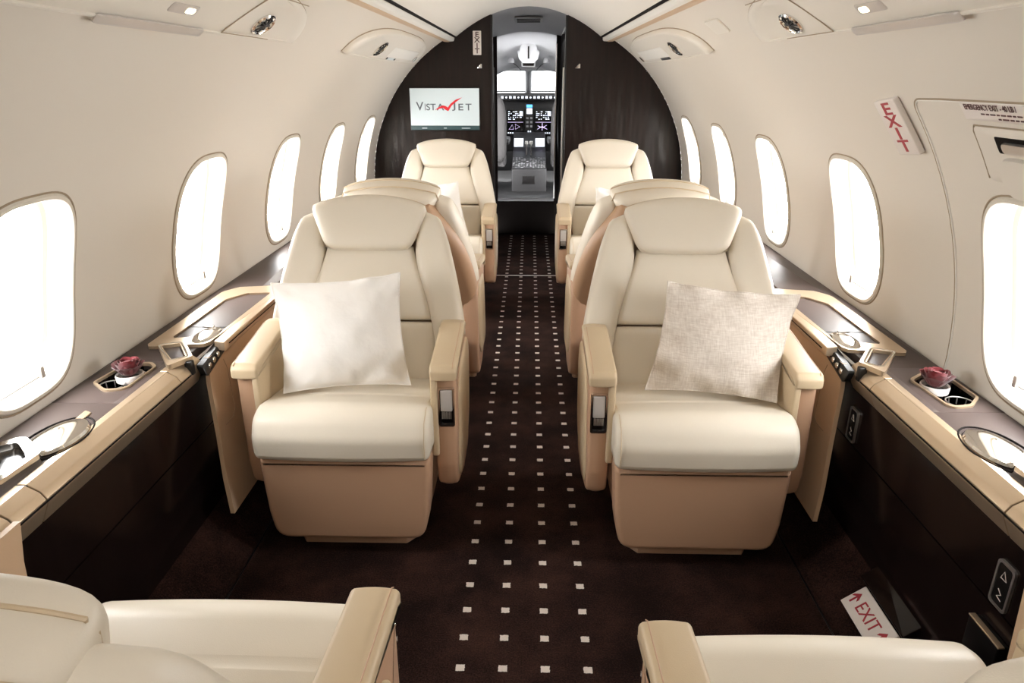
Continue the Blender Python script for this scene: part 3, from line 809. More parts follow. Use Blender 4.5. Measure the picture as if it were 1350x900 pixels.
# ---------------------------------------------------------------- side ledges
def ledge(sd, nm):
    L = empty('side_ledge', (0, 0, 0), label='dark topped side ledge with champagne edge under the %s windows' % nm, cat='ledge')
    mzz = lambda u, v, w: Vector((sd*u, v, w)); myy = lambda u, v, w: Vector((sd*u, w, v))
    # worktop: dark slab in runs, leaving the cup wells open
    cy0, cy1 = 1.49, 1.66
    g = G()
    for y0, y1 in ((YB+.01, 1.46), (1.72, YF-.01)): g.add(rbox(.915, 1.098, y0, y1, .555, .580, .002, mf=mzz))
    g.add(rbox(.915, .952, 1.46, 1.72, .555, .580, .0005, mf=mzz)); g.add(rbox(1.090, 1.098, 1.46, 1.72, .555, .580, .0005, mf=mzz))
    # cut-out corners
    g.make('worktop', 'top', L)
    # piece around the cup tray
    hole = fillet([(.965, 1.535), (1.01, 1.525), (1.062, 1.570), (1.047, 1.685), (.985, 1.700), (.960, 1.672)] if sd < 0 else [(.987, 1.478), (1.040, 1.490), (1.080, 1.535), (1.078, 1.655), (1.02, 1.672), (.975, 1.635)], .024, 6)
    n = len(hole); cxy = Vector((1.01, 1.61)) if sd < 0 else Vector((1.028, 1.575))
    rc = (.9515, 1.0905, 1.4595, 1.7205)
    angs = sorted([2*PI*k/92-PI for k in range(92)]+[math.atan2(yy-cxy.y, xx-cxy.x) for xx in rc[:2] for yy in rc[2:]])
    outp = []; inp = []
    for t_ in angs:
        d = Vector((Cc(t_), S(t_)))
        k1 = ((rc[1] if d.x > 0 else rc[0])-cxy.x)/d.x if abs(d.x) > 1e-9 else 9; k2 = ((rc[3] if d.y > 0 else rc[2])-cxy.y)/d.y if abs(d.y) > 1e-9 else 9
        outp.append(cxy+d*min(k1, k2)); best = .05
        for i_ in range(n):
            p, q = hole[i_]-cxy, hole[(i_+1) % n]-cxy; e = q-p; den = d.x*e.y-d.y*e.x
            if abs(den) < 1e-12: continue
            tt_ = (p.x*e.y-p.y*e.x)/den; uu = (p.x*d.y-p.y*d.x)/den
            if tt_ > 0 and -1e-6 <= uu <= 1+1e-6: best = tt_; break
        inp.append(cxy+d*best)
    mk('tray_surround', *ring_prism(outp, inp, .565, .5798, mzz), 'top', L, ang=30)
    cup = mk('cup_rim', *ring_prism([cxy+(p-cxy)*1.06 for p in hole], [cxy+(p-cxy)*.95 for p in hole], .577, .5845, mzz), 'gold', L, ang=40)
    # tray well walls and floor
    v = []; f = []
    for z in (.58, .515):
        v += [mzz(p.x, p.y, z) for p in hole]
    for i in range(n): f.append((i, (i+1) % n, n+(i+1) % n, n+i))
    f.append(tuple(range(n, 2*n)))
    mk('cup_well', v, f, 'socket', L, closed=False, ang=40)
    g = G()
    for cxp, cyp in (((1.024, 1.578), (1.002, 1.638)) if sd < 0 else ((1.040, 1.530), (1.018, 1.610))):
        g.add(tube([mzz(cxp+.031*Cc(t_), cyp+.031*S(t_), .572) for t_ in [2*PI*k/24 for k in range(24)]], .0016, 6, True))
        for k in range(10): t_ = 2*PI*k/10; g.add(tube([mzz(cxp+.032*Cc(t_), cyp+.032*S(t_), .572), mzz(cxp+.029*Cc(t_), cyp+.029*S(t_), .555)], .0015, 5))
    g.make('cup_grip', 'steel', L)
    # champagne front edge: near / table / corner runs
    prof = fillet([(.918, .5815), (.935, .5815), (.935, .545), (.93, .50), (.905, .497), (.884, .542), (.884, .552), (.893, .5665)], [.002, .001, 0, .004, .006, .004, .003, .01], 4)
    runs = [(YB+.01, 1.018), (1.022, 1.105), (1.108, 1.645), (1.648, 1.775)]
    for k, (y0, y1) in enumerate(runs):
        mk('front_edge', *rext(prof, y0, y1, .0018, myy, mid=1), 'gold', L)
    mk('edge_gap', *tube([mzz(.8828, 1.03, .5475), mzz(.8828, 1.70, .5475)], .0018, 6), 'dark', L)
    # slide lip under the table front
    # beige panels beside each seat, below the rail
    for y0, y1, yt in ((YB+.02, .90, 1.015), (1.665, 2.62, 1.78), (2.64, 3.80, 2.64), (3.82, YF-.02, 3.82)):
        sp = []
        v = []; f = []
        rows = [(.566, .868, 0), (.50, .862, .2), (.36, .842, .5), (.24, .822, .85), (.14, .808, 1.)]
        near = yt < 1.5
        for z, x, k in rows:
            ya, yb = (y0, yt+(y1-yt)*k) if near else (yt+(y0-yt)*k, y1)
            for xx in (x, x+.012):
                v.append(mzz(xx, ya, z)); v.append(mzz(xx, yb, z))
        nr = len(rows)
        for i in range(nr-1):
            a, b = i*4, i*4+4
            f += [(a, a+1, b+1, b), (a+2, a+3, b+3, b+2), (a, a+2, b+2, b), (a+1, a+3, b+3, b+1)]
        f += [(0, 1, 3, 2), (nr*4-4, nr*4-3, nr*4-1, nr*4-2)]
        pn = mk('side_lining', v, f, 'lining', L, ang=25)
        if not near and yt < 2:
            mk('lining_seam', *tube([mzz(.8645, 1.86, .53), mzz(.8625, 1.87, .50), mzz(.845, 1.845, .38), mzz(.8425, 1.82, .366), mzz(.8432, 1.77, .366)], .0012, 6), 'groove', pn)
    # stowed table with rail, inlay and rims, once per seat pair
    for dy in (0, 2.17):
        rail = [(.846, 1.842+dy), (.880, 1.85+dy), (.888, 2.30+dy), (.880, 2.36+dy), (.848, 2.36+dy)]
        mk('table_rail', *rext(rail, .562, .589, .003, mzz, mid=1, fr=.004), 'gold', L)
        mk('rail_groove', *tube([mzz(.8445, 1.87+dy, .577), mzz(.8445, 2.35+dy, .577)], .0014, 6), 'dark', L)
        o = fillet([(.890, 1.83+dy), (1.055, 1.80+dy), (1.058, 2.34+dy), (1.02, 2.40+dy), (.86, 2.43+dy), (.855, 2.37+dy)], .02, 5)
        i = fillet([(.893, 1.90+dy), (1.012, 1.87+dy), (1.010, 2.25+dy), (.965, 2.325+dy), (.885, 2.335+dy), (.8845, 2.32+dy)], .012, 5)
        mk('table_rim', *ring_prism(o, i, .579, .5895, mzz), 'gold', L, ang=40)
        mk('table_inlay', *rext([(p.x, p.y) for p in [Vector(q) for q in i]], .5795, .583, .001, mzz, mid=1), 'top', L)
        mk('inlay_joint', *tube([mzz(.886, 1.985+dy, .5835), mzz(1.010, 1.985+dy, .5835)], .0009, 5), 'dark', L)
        # tilting frame at the ledge corner
        fo_ = fillet([(1.035, 1.832+dy), (.972, 1.862+dy), (.885, 1.728+dy), (.918, 1.655+dy)], .008, 4)
        fi_ = fillet([(1.005, 1.800+dy), (.963, 1.820+dy), (.902, 1.724+dy), (.928, 1.70+dy)], .006, 4)
        fr_ = mk('corner_frame', *ring_prism(fo_, fi_, .580, .5935, mzz), 'gold', L, ang=40)
        mk('frame_inlay', *rext([(p.x, p.y) for p in fi_], .5795, .5845, .0008, mzz, mid=1), 'top', fr_)
        mk('frame_ridge', *tube([mzz(p.x, p.y, .5935) for p in inset(fi_, -.006)], .0028, 6, True), 'chrome', fr_)
        # polished dish with stem
        ds = mk('lamp_dish', *lathe([(.0, .0), (.034, 0), (.036, .004), (.033, .009), (.026, .012), (.012, .015), (0, .0155)], mzz(.921, 1.90+dy, .583), 32, None, .95, 2.0), 'chrome', L)
        mk('dish_lever', *rbox(*sorted((sd*.915, sd*.945)), 1.935+dy, 1.945+dy, .598, .604, .001), 'steel', ds)
        # switch panel, tilted towards the seat
        sw = mk('switch_panel', *loft(fillet([(1.735+dy, .528), (1.885+dy, .552), (1.885+dy, .578), (1.735+dy, .560)], .010, 5), [(.862, .003), (.864, 0), (.880, 0)], lambda u, v, w: Vector((sd*(w+(v-.55)*.35), u, v))), 'black', L)
        for k in range(4):
            mk('switch_button', *lathe([(.0085, 0), (.0085, .003), (.006, .005), (0, .0055)], Vector((sd*(.8615+(.549+.004*k-.55)*.35), 1.765+.031*k+dy, .549+.0045*k)), 14, (Vector((0, 1, 0)), Vector((0, 0, 1)), Vector((-sd, 0, .3)))), 'chrome', sw)
        mk('hinge_band', *rbox(*sorted((sd*.879, sd*.90)), 1.705+dy, 1.722+dy, .545, .5845, .003), 'black', L)
    # chrome reading-light dish and dark stowage pocket further aft
    mk('lamp_dish', *lathe([(0, 0), (.044, 0), (.047, .004), (.044, .010), (.034, .014), (.015, .017), (0, .018)], mzz(.968, 1.285, .580), 36, None, 1.0, 1.75), 'chrome', L)
    mk('dish_surround', *tube([mzz(.975+.058*Cc(t_), 1.285+.10*S(t_), .581) for t_ in [2*PI*k/36 for k in range(36)]], .0022, 6, True), 'dark', L)
    po = fillet([(.952, 1.06), (.945, 1.20), (1.02, 1.262), (1.075, 1.22), (1.075, .86), (.952, .86)], .02, 5)
    pi_ = fillet([(.965, 1.07), (.960, 1.18), (1.02, 1.238), (1.063, 1.20), (1.063, .875), (.965, .875)], .014, 5)
    pk = mk('pocket_rim', *ring_prism(po, pi_, .580, .5995, mzz), 'chrome', L, ang=40)
    mk('pocket_floor', *rext([(p.x, p.y) for p in pi_], .579, .585, .001, mzz, mid=1), 'socket', pk)
    if sd < 0:
        lt = mk('pull_latch', *rext([(.968, 1.335), (.985, 1.335), (.990, 1.415), (.970, 1.405)], .5798, .5835, .001, mzz, mid=1, fr=.003), 'gold', L)
    # lower cabinet
    Cb = empty('lower_cabinet', (0, 0, 0), label='glossy dark veneer cabinet wall below the %s ledge' % nm, cat='cabinet')
    g = G()
    poly = [(.905, .535), (.905, .352), (.928, .352), (.928, .535)]
    g.add(rext(poly, .85, 2.0, .0015, myy, mid=1)); g.make('upper_panel', 'cab', Cb)
    g = G(); g.add(rext([(.905, .348), (.905, .160), (.928, .160), (.928, .348)], .85, 2.0, .0015, myy, mid=1)); g.make('lower_panel', 'cab', Cb)
    mk('kick_panel', *rext([(.908, .156), (.908, .10), (.928, .09), (.928, .156)], .85, 2.0, .001, myy, mid=1), 'cab', Cb)
    if sd > 0:
        for yc, zc in ((1.735, .405), (1.085, .405)):
            o = fillet(rect(yc-.024, yc+.024, zc-.048, zc+.048), .010, 4); i = fillet(rect(yc-.019, yc+.019, zc-.043, zc+.043), .008, 4)
            mm = lambda u, v, w: Vector((sd*w, u, v))
            sp = mk('call_panel', *ring_prism(o, i, .8995, .905, mm), 'steel', Cb, ang=40)
            mk('call_face', *rext([(p.x, p.y) for p in i], .901, .905, .0008, mm, mid=1), 'black', sp)
            fr = lambda z: frame(Vector((.9005, yc, z)), (0, -1, 0), (0, 0, 1), (-1, 0, 0))
            g = G(); g.add(tube([mm(yc-.008, zc+.014, .9005), mm(yc+.008, zc+.014, .9005), mm(yc+.002, zc+.03, .9005)], .0009, 5, True)); g.add(tube([mm(yc-.007, zc-.03, .9005), mm(yc+.006, zc-.026, .9005), mm(yc-.004, zc-.018, .9005), mm(yc+.006, zc-.010, .9005)], .0009, 5)); g.make('call_symbol', 'sign', sp)
    return L
ledge(-1, 'left'); ledge(1, 'right')

# foot-level exit placard with its dark box, and small wall bin
sl = math.atan2(.109, .14)
ex = Vector((Cc(sl), 0, S(sl))); nrm = Vector((-S(sl), 0, Cc(sl)))
fx = empty('floor_exit_sign', (0, 0, 0), label='white placard reading EXIT with two red arrows at floor level', cat='exit sign')
pc = Vector((.853, 1.378, .057))+nrm*.012
# long axis runs aft (towards viewer); letters read across the slope
ax_l = Vector((0, -1, 0)); ax_u = ex
mw = frame(pc, ax_l, ax_u, nrm); fx.matrix_world = mw
mk('placard', *rext(rect(-.085, .085, -.036, .036), -.006, .002, .002, mz_, mid=1, fr=.003), 'sign', fx)
text('lettering', 'EXIT', .046, 'red', fx, frame((0, -.002, .0025), (1, 0, 0), (0, 1, 0), (0, 0, 1)), .0005, .95)
for xx in (-.068, .068):
    g = G(); g.add(loft([Vector((xx+a, b)) for a, b in ((-.0025, -.018), (.0025, -.018), (.0025, .004), (.012, -.004), (.012, .003), (0, .018), (-.012, .003), (-.012, -.004), (-.0025, .004))], [(.002, 0), (.003, 0)], mz_)); g.make('arrow', 'red', fx, smooth=False)
bx = empty('floor_box', (0, 0, 0), label='low dark panel box beside the floor level exit placard', cat='box'); bx.matrix_world = mw
mk('box_top', *rext(rect(-.115, .10, .040, .105), -.02, .012, .004, mz_, mid=1, fr=.004), 'cab', bx)
mk('box_skirt', *rext(rect(-.12, .105, .038, .11), -.03, -.012, .002, mz_, mid=1, fr=.002), 'black', bx)
ab = empty('wall_ashtray', (.905, 1.075, .275), label='small dark flap box with champagne edge low on the right cabinet', cat='flap box')
mk('box_body', *rext(rect(-.045, .045, -.035, .035), -.022, 0, .003, mx_, mid=1, fr=.004), 'black', ab)
mk('box_edge', *rext(rect(-.046, .046, .033, .0365), -.023, -.010, .001, mx_, mid=1, fr=.001), 'gold', ab)

# ---------------------------------------------------------------- roses in glass
def rose(x, y, z, label, seed):
    rnd = random.Random(seed)
    r = empty('rose_in_glass', (x, y, z), label=label, cat='flower')
    mk('glass', *lathe([(.0, .0), (.024, 0), (.026, .01), (.028, .066), (.0265, .066), (.0245, .012), (0, .006)], (0, 0, 0), 28), 'cup', r)
    mk('paper_collar', *lathe([(.0275, .048), (.029, .049), (.030, .064), (.0285, .067), (.0255, .064), (.0255, .050)], (0, 0, 0), 28), 'sign', r)
    mk('stem_foam', *lathe([(0, .01), (.02, .01), (.022, .055), (0, .06)], (0, 0, 0), 16), 'darkgrey', r)
    v = []; f = []
    core = lathe([(0, .06), (.014, .066), (.019, .080), (.014, .094), (.006, .097), (0, .095)], (0, 0, 0), 18)
    g = G(); g.add(core)
    k_ = 0
    for layer, (rad, hgt, cnt, open_) in enumerate(((.010, .099, 3, 0.), (.015, .101, 4, .1), (.020, .101, 5, .3), (.026, .098, 6, .6), (.031, .092, 7, 1.))):
        for c in range(cnt):
            th0 = 2*PI*(c+.4*layer)/cnt+rnd.uniform(-.1, .1); half = PI/cnt*1.35; nn, mm_ = 8, 6; pv = []
            for j in range(mm_+1):
                t = j/mm_; zz = .066+(hgt-.066)*t; rr = (.010+(rad-.010)*(t**.5))+.006*open_*t**4
                for i in range(nn+1):
                    s = 2*i/nn-1; wdt = half*(1-.35*t**4*s*s*0); th = th0+s*wdt
                    zc = zz-.008*t*abs(s)**2.5+noise.noise(Vector((s*3+c, t*3, layer+seed)))*.002
                    rr2 = rr+.003*open_*t**3*Cc(s*3)+noise.noise(Vector((s*2+c, t*2, layer*3+seed)))*.0015
                    pv.append(Vector((rr2*Cc(th), rr2*S(th), zc)))
            pf = [(j*(nn+1)+i, j*(nn+1)+i+1, (j+1)*(nn+1)+i+1, (j+1)*(nn+1)+i) for j in range(mm_) for i in range(nn)]
            g.add((pv, pf))
    g.v = [Vector((p.x*.90, p.y*.90, .062+(p.z-.064)*1.15)) for p in g.v]
    mk('bloom', g.v, g.f, 'rose', r, closed=False, ang=60)
    r.scale = (1.12, 1.12, 1.)
    return r
rose(-1.002, 1.625, .518, 'dark red rose in a glass in the cup holder by the left window', 1)
rose(1.018, 1.605, .518, 'dark red rose in a glass in the cup holder by the right window', 2)

# ---------------------------------------------------------------- vestibule and cockpit
KY = 6.12
g = G(); g.add(rbox(-.36, -.34, YF+.04, KY, 0, 1.72, .002)); g.make('wall_vestibule_left', 'cab', None, kind='structure')
g = G(); g.add(rbox(.34, .36, YF+.04, KY, 0, 1.72, .002)); g.make('wall_vestibule_right', 'cab', None, kind='structure')
v = []; f = []
for yy, zt, kk in ((YF+.02, 1.7375, .79), (KY+.035, 1.64, .55)):
    for i in range(13): x = -.36+.72*i/12; v.append((x, yy, zt-kk*x*x))
for i in range(12): f.append((i, i+1, 14+i, 13+i))
mk('ceiling_vestibule', v, f, 'grey', None, closed=False, kind='structure')
vg = empty('ceiling_vent', (0, 5.55, 1.685), label='slotted grey air vent in the ceiling just inside the cockpit doorway', cat='vent')
sla = math.atan2(-.1, .97)
vg.rotation_euler = (sla, 0, 0)
mk('vent_plate', *rbox(-.10, .10, -.09, .09, -.006, .003, .002, .02), 'grey', vg)
for yy in (-.055, 0, .055): mk('vent_slot', *rbox(-.085, .085, yy-.014, yy+.014, -.008, -.005, .001, .008), 'dark', vg)
# cockpit door frame wall (KY): opening from x -.252 to .222, sill z .315, arch top 1.62
g = G()
g.add(rbox(-.36, -.256, KY, KY+.04, 0, 1.70, .002)); g.add(rbox(.226, .36, KY, KY+.04, 0, 1.70, .002)); g.add(rbox(-.26, .23, KY, KY+.04, 0, .295, .002))
g.make('wall_cockpit', 'dark', None, kind='structure')
mk('trim_5', *rbox(-.256, .226, KY-.012, KY+.05, .295, .322, .004), 'grey', None, kind='structure')
mk('trim_6', *rbox(-.03+.25, -.03+.262, KY-.02, KY, .32, 1.55, .003), 'steel', None, kind='structure')
# curtain gathered at the right side of the doorway
cv = []; cf = []
NC = 30
for j, z in enumerate([.30+(1.60-.30)*k/16 for k in range(17)]):
    for i in range(NC+1):
        s = i/NC; yy = 5.70+.28*s; xx = .265+.018*S(s*2*PI*6+.4*S(z*3))+.01*S(z*5)
        cv.append((xx, yy, z))
for j in range(16):
    for i in range(NC): a = j*(NC+1)+i; cf.append((a, a+1, a+NC+2, a+NC+1))
cu_ = mk('curtain', cv, cf, 'black', None, closed=False, ang=80, label='dark gathered curtain hanging on the right side of the cockpit doorway', cat='curtain')
sol = cu_.modifiers.new('thickness', 'SOLIDIFY'); sol.thickness = .003
mk('curtain_rail', *tube([Vector((.25, 5.2, 1.61)), Vector((.262, 6.05, 1.605))], .006, 8), 'steel', cu_)

# cockpit shell
CKF = .30
mk('floor_cockpit', *rbox(-.85, .85, KY+.04, 8.3, CKF-.03, CKF, .001), 'darkgrey', None, kind='structure')
def arch(y, zt, hw, zb, n=20):
    return [Vector((-hw, y, zb))]+[Vector((-hw*Cc(PI*k/n), y, zb+(zt-zb)*S(PI*k/n)**.75)) for k in range(1, n)]+[Vector((hw, y, zb))]
rs = [arch(KY+.03, 1.66, .86, .30), arch(6.5, 1.60, .86, .30), arch(6.9, 1.50, .84, .30), arch(7.22, 1.385, .80, .30)]
v = [p for r_ in rs for p in r_]; n_ = len(rs[0]); f = []
for k in range(3):
    for i in range(n_-1): f.append((k*n_+i, k*n_+i+1, (k+1)*n_+i+1, (k+1)*n_+i))
mk('ceiling_cockpit', v, f, 'grey', None, closed=False, kind='structure')
# nose sides below the windscreen
g = G(); g.add(rbox(-.86, -.84, 7.2, 8.2, .3, 1.2, .002)); g.add(rbox(.84, .86, 7.2, 8.2, .3, 1.2, .002)); g.add(rbox(-.86, .86, 8.2, 8.22, .3, 1.16, .002)); g.make('wall_nose', 'darkgrey', None, kind='structure')
# windscreen: header, centre post, side posts, glass
ws = mk('window_11', *rbox(-.84, .84, 7.20, 7.26, 1.352, 1.40, .004), 'grey', None, kind='structure')
mk('windscreen_post', *tube([Vector((-.002, 7.22, 1.38)), Vector((-.002, 7.9, 1.12))], .036, 10), 'grey', ws)
for x in (-.62, .62): mk('windscreen_post', *tube([Vector((x, 7.22, 1.38)), Vector((x, 7.9, 1.12))], .03, 10), 'grey', ws)
mk('windscreen_pane', [(-.8, 7.25, 1.37), (.8, 7.25, 1.37), (.8, 7.95, 1.10), (-.8, 7.95, 1.10)], [(0, 1, 2, 3)], 'screen_glass', ws, closed=False, smooth=False)
# overhead: compass housing, grab handles, lamp
oc = empty('overhead_console', (-.002, 6.75, 1.50), label='grey overhead cockpit console with half round handle and small screen', cat='console')
mk('console_shell', *rext([(-.10, .02), (-.085, -.05), (-.05, -.085), (.05, -.085), (.085, -.05), (.10, .02)], -.12, -.02, .01, my_, mid=1, fr=.02), 'grey', oc)
mk('handle_plate', *lathe([(0, 0), (.075, 0), (.078, .004), (.07, .008), (0, .008)], (0, -.125, .015), 28, (Vector((1, 0, 0)), Vector((0, 0, -1)), Vector((0, -1, 0)))), 'grey', oc)
mk('pull_handle', *rext(rect(-.006, .006, -.05, .05), -.14, -.13, .002, my_, mid=1), 'dark', oc)
mk('lamp_housing', *rext(rect(-.065, .065, -.115, -.07), .15, .25, .008, my_, mid=1, fr=.01), 'grey', oc)
mk('lamp_window', *rext(rect(-.05, .05, -.105, -.08), .146, .151, .001, my_, mid=1, fr=.004), 'dark', oc)
for i_, x in enumerate((-.16, .16)):
    s_ = empty('spot_lamp', (x, 6.85, 1.43), label='small %s cockpit spot lamp on the headliner' % ('left' if x < 0 else 'right'), cat='lamp')
    mk('lamp_head', *lathe([(0, .03), (.02, .028), (.03, .01), (.032, -.01), (.024, -.012), (0, -.004)], (0, 0, 0), 20), 'grey', s_)
    mk('lamp_cable', *tube([Vector((0, 0, 0)), Vector((-x*.3, .1, -.03)), Vector((-x*.55, .25, -.07))], .004, 6), 'darkgrey', s_)
# instrument panel
ip = empty('instrument_panel', (0, 7.5, 0), label='dark cockpit instrument panel with lit displays below the windscreen', cat='instrument panel')
mk('glareshield', *rext([(-.80, 1.10), (-.80, 1.13), (-.4, 1.152), (.4, 1.152), (.80, 1.13), (.80, 1.10)], -.10, .38, .006, my_, mid=1, fr=.01), 'black', ip)
mk('glareshield_panel', *rext(rect(-.36, .36, 1.085, 1.135), -.125, -.09, .004, my_, mid=1, fr=.006), 'darkgrey', ip)
mk('panel_face', *rext(rect(-.80, .80, .58, 1.10), .0, .06, .004, my_, mid=1), 'darkgrey', ip)
g = G()
for k in range(16):
    x = -.30+.04*k
    if k % 3 == 2: g.add(lathe([(.009, 0), (.009, .01), (.006, .012), (0, .012)], (x, -.125, 1.11), 10, (Vector((1, 0, 0)), Vector((0, 0, 1)), Vector((0, -1, 0)))))
    else: g.add(rbox(x-.011, x+.011, -.128, -.124, 1.10, 1.122, .001))
g.make('glareshield_controls', 'disp', ip)
rnd = random.Random(5)
for x0, x1 in ((-.225, -.040), (.058, .245), (-.44, -.25), (.27, .46)):
    d = mk('display', *rext(rect(x0, x1, .745, .995), -.012, .002, .003, my_, mid=1, fr=.006), 'black', ip)
    sc = mk('display_screen', *rext(rect(x0+.012, x1-.012, .785, .985), -.014, -.011, .0005, my_, mid=1), 'socket', d)
    g = G(); g2 = G(); w_ = x1-x0
    for r_ in range(5):
        for c in range(6):
            if rnd.random() < .75:
                xx = x0+.02+(w_-.045)*c/6; zz = .972-.018*r_; wd = rnd.uniform(.006, .022)
                g.add(rbox(xx, xx+wd, -.0155, -.0142, zz-.005, zz+.001+rnd.random()*.003, .0003))
    g.add(rbox(x1-.050, x1-.018, -.0155, -.0142, .93, .975, .0003))
    for c in range(7): g.add(rbox(x0+.015+w_*.86*c/7, x0+.015+w_*.86*(c+.6)/7, -.0135, -.0125, .758, .770, .0003))
    xm = (x0+x1)/2-.01
    if abs(x0+.225) < .01 or x0 < -.3:
        for pts in (((xm-.055, .80), (xm-.02, .845), (xm-.008, .80)), ((xm+.01, .80), (xm+.01, .85), (xm+.055, .825))):
            g2.add(tube([Vector((a, -.0150, b)) for a, b in pts], .0028, 5, True))
    else:
        for pts in (((xm-.05, .80), (xm+.0, .83), (xm+.05, .80)), ((xm-.045, .835), (xm, .815), (xm+.045, .84)), ((xm, .79), (xm, .86)), ((xm-.03, .825), (xm+.03, .812))):
            g2.add(tube([Vector((a, -.0150, b)) for a, b in pts], .0026, 5))
    g2.add(rbox(x0+.014, x1-.014, -.0150, -.0142, .868, .871, .0002)); 
    g.make('display_figures', 'disp', sc); g2.make('display_lines', 'disp2', sc)
mk('centre_stack', *rext(rect(-.034, .052, .60, 1.05), -.02, .002, .003, my_, mid=1), 'black', ip)
mk('standby_display', *rext(rect(-.018, .038, .95, 1.005), -.024, -.019, .002, my_, mid=1, fr=.004), 'disp', ip)
mk('standby_glow', *rext(rect(-.02, .04, 1.012, 1.04), -.023, -.019, .001, my_, mid=1), 'blue', ip)
g = G()
for zz in (.90, .86, .82):
    for x in (-.01, .03): g.add(rbox(x-.012, x+.012, -.024, -.019, zz, zz+.02, .001))
g.make('stack_buttons', 'grey', ip)
g = G()
for x in (.0, .022): g.add(tube([Vector((x, -.02, .775)), Vector((x, -.05, .785))], .006, 8))
g.make('stack_knobs', 'disp', ip)
# pedestal
pd = empty('centre_pedestal', (.007, 6.62, CKF), label='centre pedestal between the pilot seats with keypads, levers and a dark front', cat='pedestal')
mk('pedestal_body', *rext([(0, 0), (0, .205), (.62, .34), (.84, .48), (.84, 0)], -.155, .165, .006, lambda u, v, w: Vector((w, u, v)), mid=1, fr=[.004, .012, .02, .01, 0]), 'darkgrey', pd)
mk('pedestal_hatch', *rbox(-.06, .06, -.004, .002, .07, .14, .002, .006), 'black', pd)
def ptop(u): return .207+(.34-.205)/.62*u      # z over the sloping top
g = G(); g3 = G()
for r_ in range(9):
    for c in range(12):
        if rnd.random() < .72:
            u = .02+.034*r_; x = -.148+.0255*c+(.006 if c > 5 else 0); wd = rnd.choice((.010, .016, .020)); h = .006
            (g if rnd.random() < .75 else g3).add(rbox(x, x+wd, u, u+.022, ptop(u)+.001, ptop(u)+.001+h, .001))
mk('pedestal_top', *rext([(.0, .207), (.0, .211), (.60, .3415), (.60, .337)], -.15, .16, .001, lambda u, v, w: Vector((w, u, v)), mid=1), 'black', pd)
g.make('keypad_keys', 'grey', pd); g3.make('keypad_screens', 'black', pd)
for x in (-.1, .11):
    cd = mk('keypad_display', *rext([(.50, .36), (.50, .37), (.62, .43), (.63, .42)], x-.045, x+.045, .001, lambda u, v, w: Vector((w, u, v)), mid=1), 'disp', pd)
lv = G()
for x in (-.022, .022):
    lv.add(tube([Vector((x, .38, .29)), Vector((x, .33, .36)), Vector((x, .30, .41))], .008, 8)); lv.add(rbox(x-.016, x+.016, .285, .32, .40, .43, .006))
lv.make('thrust_levers', 'steel', pd)
# pilot seats
def pilot(x, label):
    p = empty('pilot_seat', (x, 6.85, CKF), label=label, cat='seat')
    mk('seat_pan', *rext([(-.22, .22), (.18, .20), (.22, .26), (.20, .30), (-.2, .30)], -.22, .22, .02, mx_, mid=3, fr=.02), 'sheep', p)
    mk('pedestal_base', *rbox(-.12, .12, -.12, .12, 0, .22, .01), 'darkgrey', p)
    pad('back_cushion', lambda s, t: ((.235-.06*max(0, t)**3)*s, .57+.31*t), lambda u, v, d: Vector((u, -.24-.12*(v-.3)+d, v)), 0, .05, 'sheep', p, back=-.05, n=(16, 18), p=4, corner=.1)
    pad('headrest', lambda s, t: (.13*s, .97+.075*t), lambda u, v, d: Vector((u, -.31+d, v)), 0, .05, 'darkgrey', p, back=-.05, n=(12, 10), p=4, corner=.1)
    for q in (-1, 1): mk('arm', *rext(rect(-.2, .14, .42, .47), q*.235-.025, q*.235+.025, .012, mx_, mid=1, fr=.02), 'darkgrey', p)
pilot(-.43, 'left pilot seat seen through the cockpit doorway'); pilot(.44, 'right pilot seat seen through the cockpit doorway')

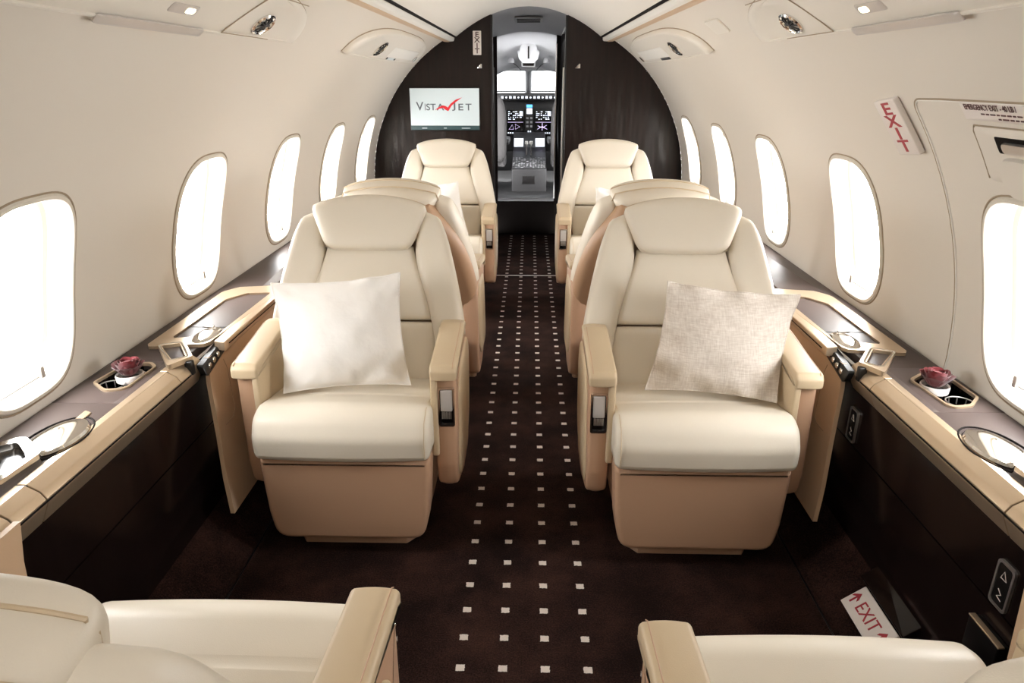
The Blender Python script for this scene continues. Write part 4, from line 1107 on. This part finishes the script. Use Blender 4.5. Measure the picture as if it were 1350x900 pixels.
# ---------------------------------------------------------------- light
w = bpy.data.worlds.new('overcast daylight'); SC.world = w; w.use_nodes = True; nt = w.node_tree
bg = nt.nodes['Background']; bg.inputs['Strength'].default_value = 1.0
tcw = nt.nodes.new('ShaderNodeTexCoord'); sp = nt.nodes.new('ShaderNodeSeparateXYZ'); rm = nt.nodes.new('ShaderNodeValToRGB')
nt.links.new(tcw.outputs['Generated'], sp.inputs[0]); nt.links.new(sp.outputs[2], rm.inputs['Fac'])
rm.color_ramp.elements[0].position = 0.; rm.color_ramp.elements[0].color = (.85, .85, .85, 1); rm.color_ramp.elements[1].position = 1.; rm.color_ramp.elements[1].color = (1., 1., 1., 1)
nt.links.new(rm.outputs['Color'], bg.inputs['Color'])
SKY = 26.0
bg.inputs['Strength'].default_value = SKY

def area(name, loc, target, sx, sy, power, col=(1, 1, 1), portal=False, spread=None):
    l = bpy.data.lights.new(name, 'AREA'); l.shape = 'RECTANGLE'; l.size = sx; l.size_y = sy; l.energy = power; l.color = col
    o = bpy.data.objects.new(name, l); COL.objects.link(o); o.location = loc
    o.rotation_euler = (Vector(target)-Vector(loc)).to_track_quat('-Z', 'Y').to_euler()
    if spread: l.spread = spread
    if portal: l.cycles.is_portal = True
    return o
for side in (-1, 1):
    for i, yc in enumerate(WC):
        p = W(side, yc, AW, -.09); q = W(side, yc, AW, .3)
        area('window_daylight', p, q, .50, .44, 1, portal=True)
area('windscreen_daylight', (0, 7.6, 1.27), (0, 7.2, .9), 1.4, .6, 1, portal=True)
# cove strips washing the ceiling, then added fill lights aft, behind the camera
for s_ in (-1, 1):
    area('cove_light', (s_*.487, 1.75, 1.556), (s_*.1, 1.75, 1.72), 6.6, .012, 12, (1, .95, .88))
for yy in (-1.0, -.2):
    area('aft_fill_light', (0, yy, 1.70), (0, yy+.25, 0), 1.0, .6, 11, (1, .96, .91))
area('vestibule_lamp', (0, 5.5, 1.66), (0, 5.6, 0), .2, .2, 2.0, (1, .97, .95))

# ---------------------------------------------------------------- camera
cam = bpy.data.cameras.new('camera'); co = bpy.data.objects.new('camera', cam); COL.objects.link(co); SC.camera = co
cam.sensor_width = 36; cam.lens = 925/1350*36; cam.clip_start = .02
co.location = (.015, 0, 1.29)
co.rotation_euler = (math.radians(90-20.5628), 0, math.radians(1.3916))
SC.view_settings.view_transform = 'Standard'; SC.view_settings.look = 'None'; SC.view_settings.gamma = 1.; SC.view_settings.exposure = .42; SC.view_settings.use_curve_mapping = False
SC.cycles.max_bounces = 10; SC.cycles.diffuse_bounces = 6; SC.cycles.glossy_bounces = 4; SC.cycles.transparent_max_bounces = 12
SC.cycles.caustics_reflective = False; SC.cycles.caustics_refractive = False; SC.cycles.sample_clamp_indirect = 4.
